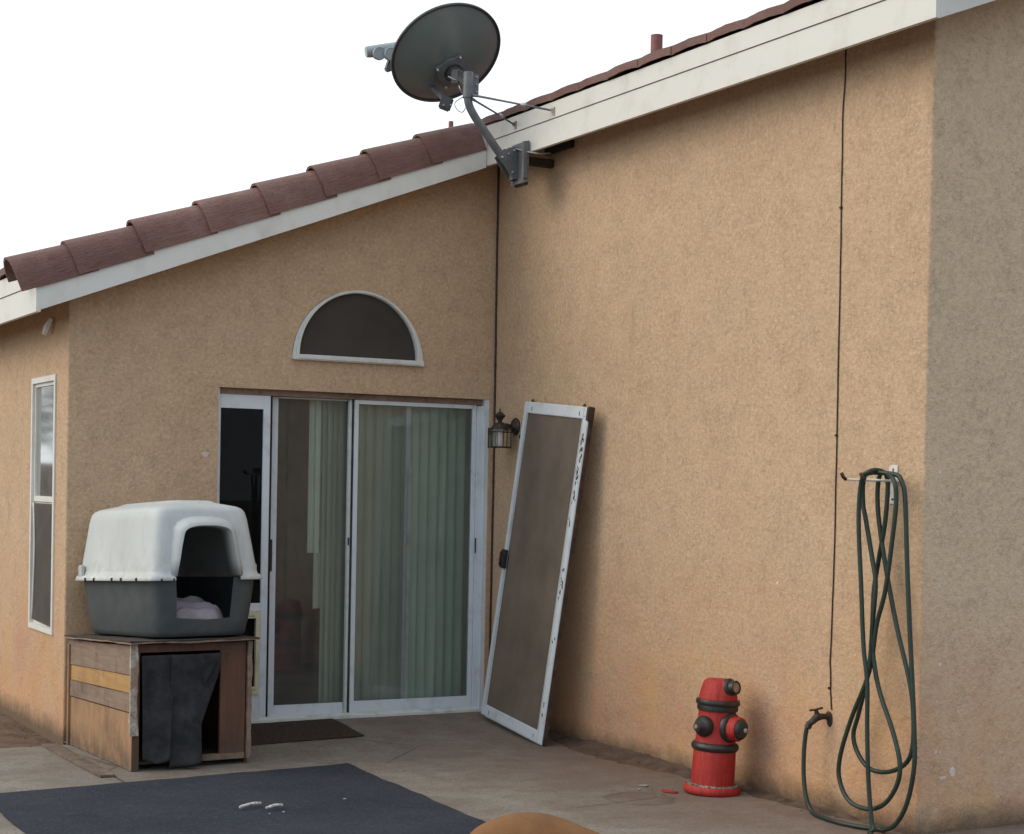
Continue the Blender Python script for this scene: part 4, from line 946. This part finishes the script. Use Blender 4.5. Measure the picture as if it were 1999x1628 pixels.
# black cloth flaps
def flap(x0, x1, z0f, seed, yo):
    bm = bmesh.new(); nx, nz = 26, 36; V = {}
    for i in range(nx + 1):
        for j in range(nz + 1):
            u = i / nx; v = j / nz; zb_ = z0f(u); z = (H0 - .06) * (1 - v) + zb_ * v
            x = x0(v) + (x1(v) - x0(v)) * u
            y = yo - .012 - .022 * v * math.sin(x * 26 + seed + v * 1.5) - .016 * v * noise.noise(Vector((x * 9, z * 5, seed))) - .03 * v ** 2 
            V[i, j] = bm.verts.new((x, y, z))
    for i in range(nx):
        for j in range(nz): bm.faces.new((V[i, j], V[i + 1, j], V[i + 1, j + 1], V[i, j + 1]))
    o = obj('cloth_flap', bm, 'cloth', crate, smooth=True); so_ = o.modifiers.new('s', 'SOLIDIFY'); so_.thickness = .004; return o
flap(lambda v: .045 + .012 * v, lambda v: .235 - .045 * v, lambda u: .035 + .05 * abs(u - .55), 1.0, -.002)
flap(lambda v: .205 - .005 * v, lambda v: .485 - .115 * min(1, max(0, v - .12) * 1.9) ** 1.2, lambda u: .010 + .02 * u, 4.2, -.014)
flap(lambda v: .38, lambda v: .505 - .06 * v, lambda u: .45 + .12 * u, 2.2, .010)
# narrow brown board lying beside it
bm = bmesh.new(); pts2 = [(-.040, -.58), (.036, -.585), (.044, -.2), (.036, .2), (.042, .56), (-.038, .57), (-.044, .1)]
prism(bm, pts2, lambda a, b, d: (a, b, d), 0, .012)
bd = tag(obj('loose_board', bm, M['plank']), 'narrow brown board lying on the concrete beside the wooden box', 'board'); bd.location = (-2.925, -.70, .003); bd.rotation_euler = (0, 0, R(1.5))

# ------------------------------------------------------------------ plastic kennel
ken = thing('plastic_kennel', 'plastic dog kennel with white roof and slate tray on the wooden box', 'dog house', (-2.395, -.605, .674), rot=(R(-3.1), 0, R(6.5)))
# local: x right, y back, z up; centre of footprint
def ring_pts(hw, hl, e, n=64):
    out = []
    for k in range(n):
        a = 2 * PI * (k + .5) / n; c, s = math.cos(a), math.sin(a); out.append((hw * math.copysign(abs(c) ** (2 / e), c), hl * math.copysign(abs(s) ** (2 / e), s)))
    return out
def shell(levels, n=72, th=.006):
    """hollow shell following (z, halfwidth, halflength, exponent); open where it starts, closed at the end"""
    bm = bmesh.new(); outer = [[bm.verts.new((x, y, z)) for x, y in ring_pts(w, l, e, n)] for z, w, l, e in levels]
    for a, b in zip(outer, outer[1:]):
        for k in range(n): bm.faces.new((a[k], a[(k + 1) % n], b[(k + 1) % n], b[k]))
    bm.faces.new(outer[-1]); return bm
HWK, HLK = .305, .525
tray = obj('tray', shell([(.318, HWK + .012, HLK + .012, 10), (.30, HWK + .010, HLK + .010, 10), (.20, HWK + .002, HLK + .002, 9), (.10, HWK - .008, HLK - .008, 8), (.03, HWK - .018, HLK - .018, 7), (.008, HWK - .024, HLK - .024, 7), (.0, HWK - .034, HLK - .034, 7)]), 'kgrey', ken, smooth=True, angle=50)
mo = tray.modifiers.new('s', 'SOLIDIFY'); mo.thickness = .008; mo.offset = -1
bpy.context.view_layer.update(); bake(tray)
ox0, ox1 = -.188, .160                # doorway
bm = bmesh.new(); prism(bm, [(ox0 + .012, .105), (0, .092), (ox1 - .02, .10), (ox1 - .01, .25), (ox1, .36), (ox0, .36), (ox0 + .012, .2)], lambda a, b, d: (a, d, b), -.7, -.43)
c_ = obj('cutter', bm, 'dark'); c_.parent = ken; cut(tray, c_)
for p in tray.data.polygons: p.use_smooth = True
tray.data.set_sharp_from_angle(angle=R(45))
lv = [(.306, HWK + .045, HLK + .040, 12), (.312, HWK + .046, HLK + .042, 12), (.330, HWK + .040, HLK + .036, 12), (.338, HWK + .024, HLK + .022, 12), (.36, HWK + .018, HLK + .016, 12), (.50, HWK - .001, HLK - .004, 11), (.62, HWK - .017, HLK - .022, 10), (.660, HWK - .024, HLK - .030, 9), (.678, HWK - .034, HLK - .040, 8), (.690, HWK - .052, HLK - .058, 7), (.699, HWK - .085, HLK - .09, 6), (.712, HWK - .145, HLK - .14, 6), (.722, HWK - .170, HLK - .155, 6), (.725, HWK - .182, HLK - .165, 6)]
lv = [(z + (.018 * min(1, (z - .36) / .25) if z > .36 else 0), a, b, c) for z, a, b, c in lv]
top = obj('roof', shell(lv), 'kwhite', ken, smooth=True, angle=60)
# arched hood, part of the roof
def hoodp(s, ex_=0):
    w = .182 * s + ex_; wt = w - .040; pts_ = [(-w - .004, .33), (-w + .014, .42), (-w + .028, .50), (-wt - .002, .545)]
    e_ = 2.6; arc_ = []
    for k in range(1, 18):
        a = PI - PI * k / 18; c_, s_ = math.cos(a), math.sin(a); arc_.append((wt * math.copysign(abs(c_) ** (2 / e_), c_), .545 + (.058 + ex_) * s_ ** (2 / e_)))
    return pts_ + arc_ + [(-a, b) for a, b in pts_[::-1]]
bm = bmesh.new(); n_ = len(hoodp(1)); rings = []
for s, y in ((1.36, -.462), (1.27, -.505), (1.19, -.535), (1.12, -.553), (1.06, -.562), (1.0, -.565), (.975, -.553), (.97, -.45)):
    hh = [(a - .006, b) for a, b in hoodp(1, (s - 1) * .165)]; rings.append([bm.verts.new((a, y + .065 * max(0, (b - .33)) * 0, b)) for a, b in hh])
for a, b in zip(rings, rings[1:]):
    for k in range(n_ - 1): bm.faces.new((a[k], a[k + 1], b[k + 1], b[k]))
mo = top.modifiers.new('s', 'SOLIDIFY'); mo.thickness = .007; mo.offset = -1
bpy.context.view_layer.update(); bake(top)
b2 = bmesh.new(); hh = [(a - .006, b) for a, b in hoodp(1, .004)]; prism(b2, [(hh[0][0] , .28)] + hh + [(hh[-1][0], .28)], lambda a, b, d: (a, d, b), -.72, -.41)
c_ = obj('cutter', b2, 'dark'); c_.parent = ken; cut(top, c_)
for p in top.data.polygons: p.use_smooth = True
top.data.set_sharp_from_angle(angle=R(50))
hd = obj('doorway_hood', bm, 'kwhite', ken, smooth=True, angle=60)
mo = hd.modifiers.new('s', 'SOLIDIFY'); mo.thickness = .007; mo.offset = 0
for (x, y, a_) in ((-HWK - .030, .43, 0), (HWK + .030, -.41, 0), (HWK + .030, .43, 0)):
    obj('latch_tab', bx(x - .010, x + .010, y - .03, y + .03, .325, .395, .006), 'kwhite', ken, smooth=True, angle=30)
bm = bmesh.new()
for y in (-.40, -.19, -.06, .20, .33): bx(-HWK - .053, -HWK - .044, y - .004, y + .004, .302, .322, bm=bm)
for x in (-.28, -.21): bx(x - .003, x + .003, -HLK - .048, -HLK - .038, .302, .318, bm=bm)
obj('rim_slots', bm, 'black', ken)
# blanket bundled inside the kennel
bm = bmesh.new(); nx, ny = 46, 34; V = {}
for i in range(nx + 1):
    for j in range(ny + 1):
        u = i / nx * 2 - 1; v = j / ny * 2 - 1
        x = .003 + .168 * u; y = -.275 + .17 * v
        r_ = max(0, 1 - (abs(u) ** 4 + abs(v) ** 4) * .9)
        z = .012 + .135 * r_ ** .5 + .05 * noise.noise(Vector((u * 2.2 + v * 1.2, v * 4.2, 1))) * r_ + .020 * math.sin(v * 13 + 3.2 * u + 3 * noise.noise(Vector((u * 1.4, v, 4)))) * r_
        y += -.012 * math.sin(u * 5) * (1 - v) * .5; z += .05 * max(0, v) * r_
        V[i, j] = bm.verts.new((x, y, z))
for i in range(nx):
    for j in range(ny): bm.faces.new((V[i, j], V[i + 1, j], V[i + 1, j + 1], V[i, j + 1]))
bl = obj('blanket', bm, 'blanket', smooth=True); tag(bl, 'crumpled mauve grey blanket inside the plastic kennel', 'blanket')
bpy.context.view_layer.update(); bl.matrix_world = ken.matrix_world @ Matrix.Translation((0, -.02, .022))
bl.modifiers.new('s', 'SOLIDIFY').thickness = .006

# ------------------------------------------------------------------ rug, mat, bits
def flat_sheet(name, cs, th, m, label, cat, nx=40, ny=40, jit=.008, z=0.003, seed=1):
    bm = bmesh.new(); V = {}; c = [Vector(q) for q in cs]
    for i in range(nx + 1):
        for j in range(ny + 1):
            u, v = i / nx, j / ny; p = (c[0] * (1 - u) + c[1] * u) * (1 - v) + (c[3] * (1 - u) + c[2] * u) * v
            if i in (0, nx) or j in (0, ny): p = p + Vector((noise.noise(p * 6 + Vector((0, 0, seed)).to_2d().to_3d().to_2d() if False else Vector((p.x * 6, p.y * 6, seed))) * jit, noise.noise(Vector((p.x * 6, p.y * 6, seed + 9))) * jit))
            zz = slab_h(p.x, p.y) + z + .003 * max(0, noise.noise(Vector((p.x * 2, p.y * 2, seed))))
            for k in (0, 1): V[i, j, k] = bm.verts.new((p.x, p.y, zz + k * th))
    for i in range(nx):
        for j in range(ny):
            for k in (0, 1): bm.faces.new((V[i, j, k], V[i + 1, j, k], V[i + 1, j + 1, k], V[i, j + 1, k]))
    for i in range(nx):
        for j in (0, ny): bm.faces.new((V[i, j, 0], V[i + 1, j, 0], V[i + 1, j, 1], V[i, j, 1]))
    for j in range(ny):
        for i in (0, nx): bm.faces.new((V[i, j, 0], V[i, j + 1, 0], V[i, j + 1, 1], V[i, j, 1]))
    return tag(obj(name, bm, m, smooth=True, angle=40), label, cat)
flat_sheet('outdoor_rug', [(-3.60, -1.565), (-1.605, -1.377), (-1.73, -4.45), (-3.66, -4.6)], .006, 'rug', 'dark navy outdoor carpet lying on the concrete patio', 'rug', jit=.02)
flat_sheet('doormat', [(-1.93, -.09), (-1.14, -.055), (-1.165, -.60), (-1.95, -.66)], .007, 'mat_', 'thin dark brown doormat in front of the patio door', 'mat', 20, 14, seed=5)
def chew(p0, p1, label, seed):
    a, b = Vector(p0), Vector(p1); r_ = random.Random(seed); n = 9; P_ = []; rad = []
    for k in range(n):
        t = k / (n - 1); P_.append(a.lerp(b, t) + Vector((0, r_.uniform(-.003, .003), .006 * math.sin(PI * t)))); rad.append(r_.uniform(.0055, .0085) if 0 < k < n - 1 else .0075)
    o = obj('chew_stick', tube(P_, rad, 8, smooth=3), 'bone', smooth=True); return tag(o, label, 'dog chew', 'white dog chews on the rug')
chew((-2.605, -2.425, .024), (-2.482, -2.365, .024), 'whitish rawhide dog chew lying on the rug, the longer and left one of the two', 1)
chew((-2.498, -2.490, .024), (-2.405, -2.452, .024), 'whitish rawhide dog chew lying on the rug, the shorter and right one', 2)
rnd = random.Random(21)
for (x, y, s_, z_, lab) in ((-2.44, -2.56, .004, .013, 'tiny white crumb on the rug below the right dog chew'), (-2.05, -2.37, .006, .013, 'white crumb on the rug nearest its right edge'), (-.455, -2.58, .015, .004, 'flat white flake on the concrete behind the round stain'), (-.535, -2.66, .007, .004, 'smaller white flake on the concrete beside the round stain'), (-2.515, -2.575, .003, .013, 'tiny white crumb on the rug below the left dog chew')):
    bm = bmesh.new(); pp_ = [(s_ * (1 + .5 * rnd.random()) * math.cos(k * PI / 3) * 1.3, s_ * (1 + .5 * rnd.random()) * math.sin(k * PI / 3)) for k in range(6)]
    prism(bm, pp_, lambda a, b, d: (a, b, d), 0, .004); o = tag(obj('white_crumb', bm, 'chip'), lab, 'crumb', 'white crumbs on the patio'); o.location = (x, y, z_); o.rotation_euler = (0, 0, rnd.random() * 3)

bm = bmesh.new(); rnd = random.Random(31)
for k in range(170):
    if k < 95: x = W_B - abs(rnd.gauss(0, .09)) - .01; y = rnd.uniform(-.1, 2.2); z = -.033
    else: x = -abs(rnd.gauss(0, .09)) - .02; y = rnd.uniform(-3.6, -.9); z = slab_h(x, y) + .012
    a = rnd.uniform(0, PI); l = rnd.uniform(.004, .014); w = rnd.uniform(.002, .006); d = Vector((math.cos(a), math.sin(a), rnd.uniform(-.2, .4))); q = Vector((-math.sin(a), math.cos(a), .1)); p = Vector((x, y, z + .004))
    bm.faces.new([bm.verts.new(v) for v in (p - d * l, p - q * w, p + d * l, p + q * w + Vector((0, 0, .002)))])
tag(obj('leaf_litter', bm, 'dark'), 'small dry leaf scraps along the foot of the walls', 'leaf litter', kind='stuff')

# ------------------------------------------------------------------ dog in the foreground (only its back reaches into the frame)
dr = Vector((.876, -.482, 0)); dog0 = Vector((-2.856, -5.598, 0))
def dp(s, z, o=0): return dog0 + dr * s + Vector((0, 0, z)) + Vector((-.482, -.876, 0)) * o
Z0 = .585
bm = bmesh.new()
def limb(pts, k=5):
    P_ = [dp(a, b, o) for a, b, o, r in pts]; rr = [q[3] for q in pts]; tube(P_, rr, 16, bm=bm, smooth=k)
    for p, r in ((P_[0], rr[0]), (P_[-1], rr[-1])): bmesh.ops.create_icosphere(bm, subdivisions=2, radius=r * .98, matrix=Matrix.Translation(p))
limb([(-.16, Z0 - .165, 0, .062), (-.115, Z0 - .128, 0, .092), (-.045, Z0 - .110, 0, .106), (.03, Z0 - .109, 0, .109), (.12, Z0 - .142, 0, .112), (.21, Z0 - .188, 0, .122), (.30, Z0 - .228, 0, .125), (.37, Z0 - .240, 0, .095)])
limb([(.33, Z0 - .20, 0, .085), (.43, Z0 - .235, 0, .068), (.51, Z0 - .25, 0, .062)])
limb([(.50, Z0 - .245, 0, .066), (.56, Z0 - .255, 0, .070), (.61, Z0 - .28, 0, .050), (.67, Z0 - .315, 0, .036), (.72, Z0 - .335, 0, .028)])
limb([(-.17, Z0 - .13, 0, .03), (-.235, Z0 - .20, 0, .022), (-.27, Z0 - .30, 0, .016), (-.285, Z0 - .38, 0, .010)])
for o in (-.075, .075):
    limb([(-.09, Z0 - .19, o * .7, .075), (-.06, .32, o, .062), (-.03, .25, o, .044), (-.10, .19, o, .030), (-.155, .145, o, .022), (-.150, .08, o, .019), (-.145, .03, o, .022), (-.10, .022, o, .022)], 4)
    limb([(.29, Z0 - .26, o * .8, .065), (.27, .27, o, .048), (.25, .22, o, .034), (.285, .12, o, .024), (.295, .08, o, .020), (.295, .03, o, .023), (.335, .022, o, .021)], 4)
dog = obj('dog', bm, 'fur', smooth=True); tag(dog, 'tan short haired dog whose back shows at the bottom edge', 'dog')
rm_ = dog.modifiers.new('r', 'REMESH'); rm_.mode = 'VOXEL'; rm_.voxel_size = .009
sm_ = dog.modifiers.new('s', 'SMOOTH'); sm_.iterations = 9; sm_.factor = .6
bpy.context.view_layer.update(); bake(dog)
for p in dog.data.polygons: p.use_smooth = True
for o in (-.045, .045):
    bm = bmesh.new(); e0 = dp(.535, Z0 - .20, o); tube([e0, e0 + Vector((0, 0, -.0)) + (dp(0, 0, o) - dp(0, 0, 0)) * .5, e0 + (dp(0, 0, o) - dp(0, 0, 0)) * .9 + Vector((0, 0, -.07))], [.02, .03, .008], 8, bm=bm); obj('ear', bm, 'fur', dog, smooth=True)
    bm = bmesh.new(); bmesh.ops.create_icosphere(bm, subdivisions=2, radius=.009, matrix=Matrix.Translation(dp(.612, Z0 - .258, o * .8))); obj('eye', bm, 'nose', dog, smooth=True)
bm = bmesh.new(); bmesh.ops.create_icosphere(bm, subdivisions=2, radius=.016, matrix=Matrix.Translation(dp(.742, Z0 - .335, 0))); obj('nose', bm, 'nose', dog, smooth=True)

# ------------------------------------------------------------------ garden fence and tree, seen mirrored in the narrow window
fence = thing('wooden_fence', 'weathered board fence mirrored in the narrow window', 'fence', (-9, 16, 0))
bm = bmesh.new(); x = -16
while x < -4.2:
    bx(x - fence.location.x, x + .135 - fence.location.x, 0, .02, -.03, 1.75 + random.uniform(-.02, .02), bm=bm); x += .14
obj('boards', bm, 'fence', fence); bm = bmesh.new()
for z in (.4, 1.4): bx(-7, 4.8, .021, .06, z, z + .09, bm=bm)
obj('rail', bm, 'fence', fence)
tree = thing('garden_tree', 'leafy tree behind the fence mirrored in the narrow window', 'tree', (-7.9, 19.5, 0))
bm = tube([(0, 0, -.1), (.05, 0, 1.2), (-.05, .05, 2.2), (.1, 0, 3.2)], [.16, .12, .09, .04], 10, smooth=3)
for k in range(7):
    a = k * 2.4; tube([(0, 0, 1.6 + .2 * k), (.5 * math.cos(a), .5 * math.sin(a), 2.1 + .22 * k), (1.0 * math.cos(a), 1.0 * math.sin(a), 2.5 + .25 * k)], [.05, .03, .01], 6, bm=bm)
obj('trunk', bm, 'bark', tree, smooth=True)
bm = bmesh.new(); rnd = random.Random(5); cl = [(rnd.gauss(0, .65), rnd.gauss(0, .65), 3.1 + rnd.gauss(0, .65)) for _ in range(26)]
for _ in range(3800):
    c = rnd.choice(cl); p = Vector((rnd.gauss(c[0], .22), rnd.gauss(c[1], .22), rnd.gauss(c[2], .2))); u = Vector((rnd.gauss(0, 1), rnd.gauss(0, 1), rnd.gauss(0, 1))).normalized() * .06; v = u.orthogonal().normalized() * .028
    bm.faces.new([bm.verts.new(q) for q in (p - u, p + v, p + u, p - v)])
obj('crown', bm, 'leaf', tree)
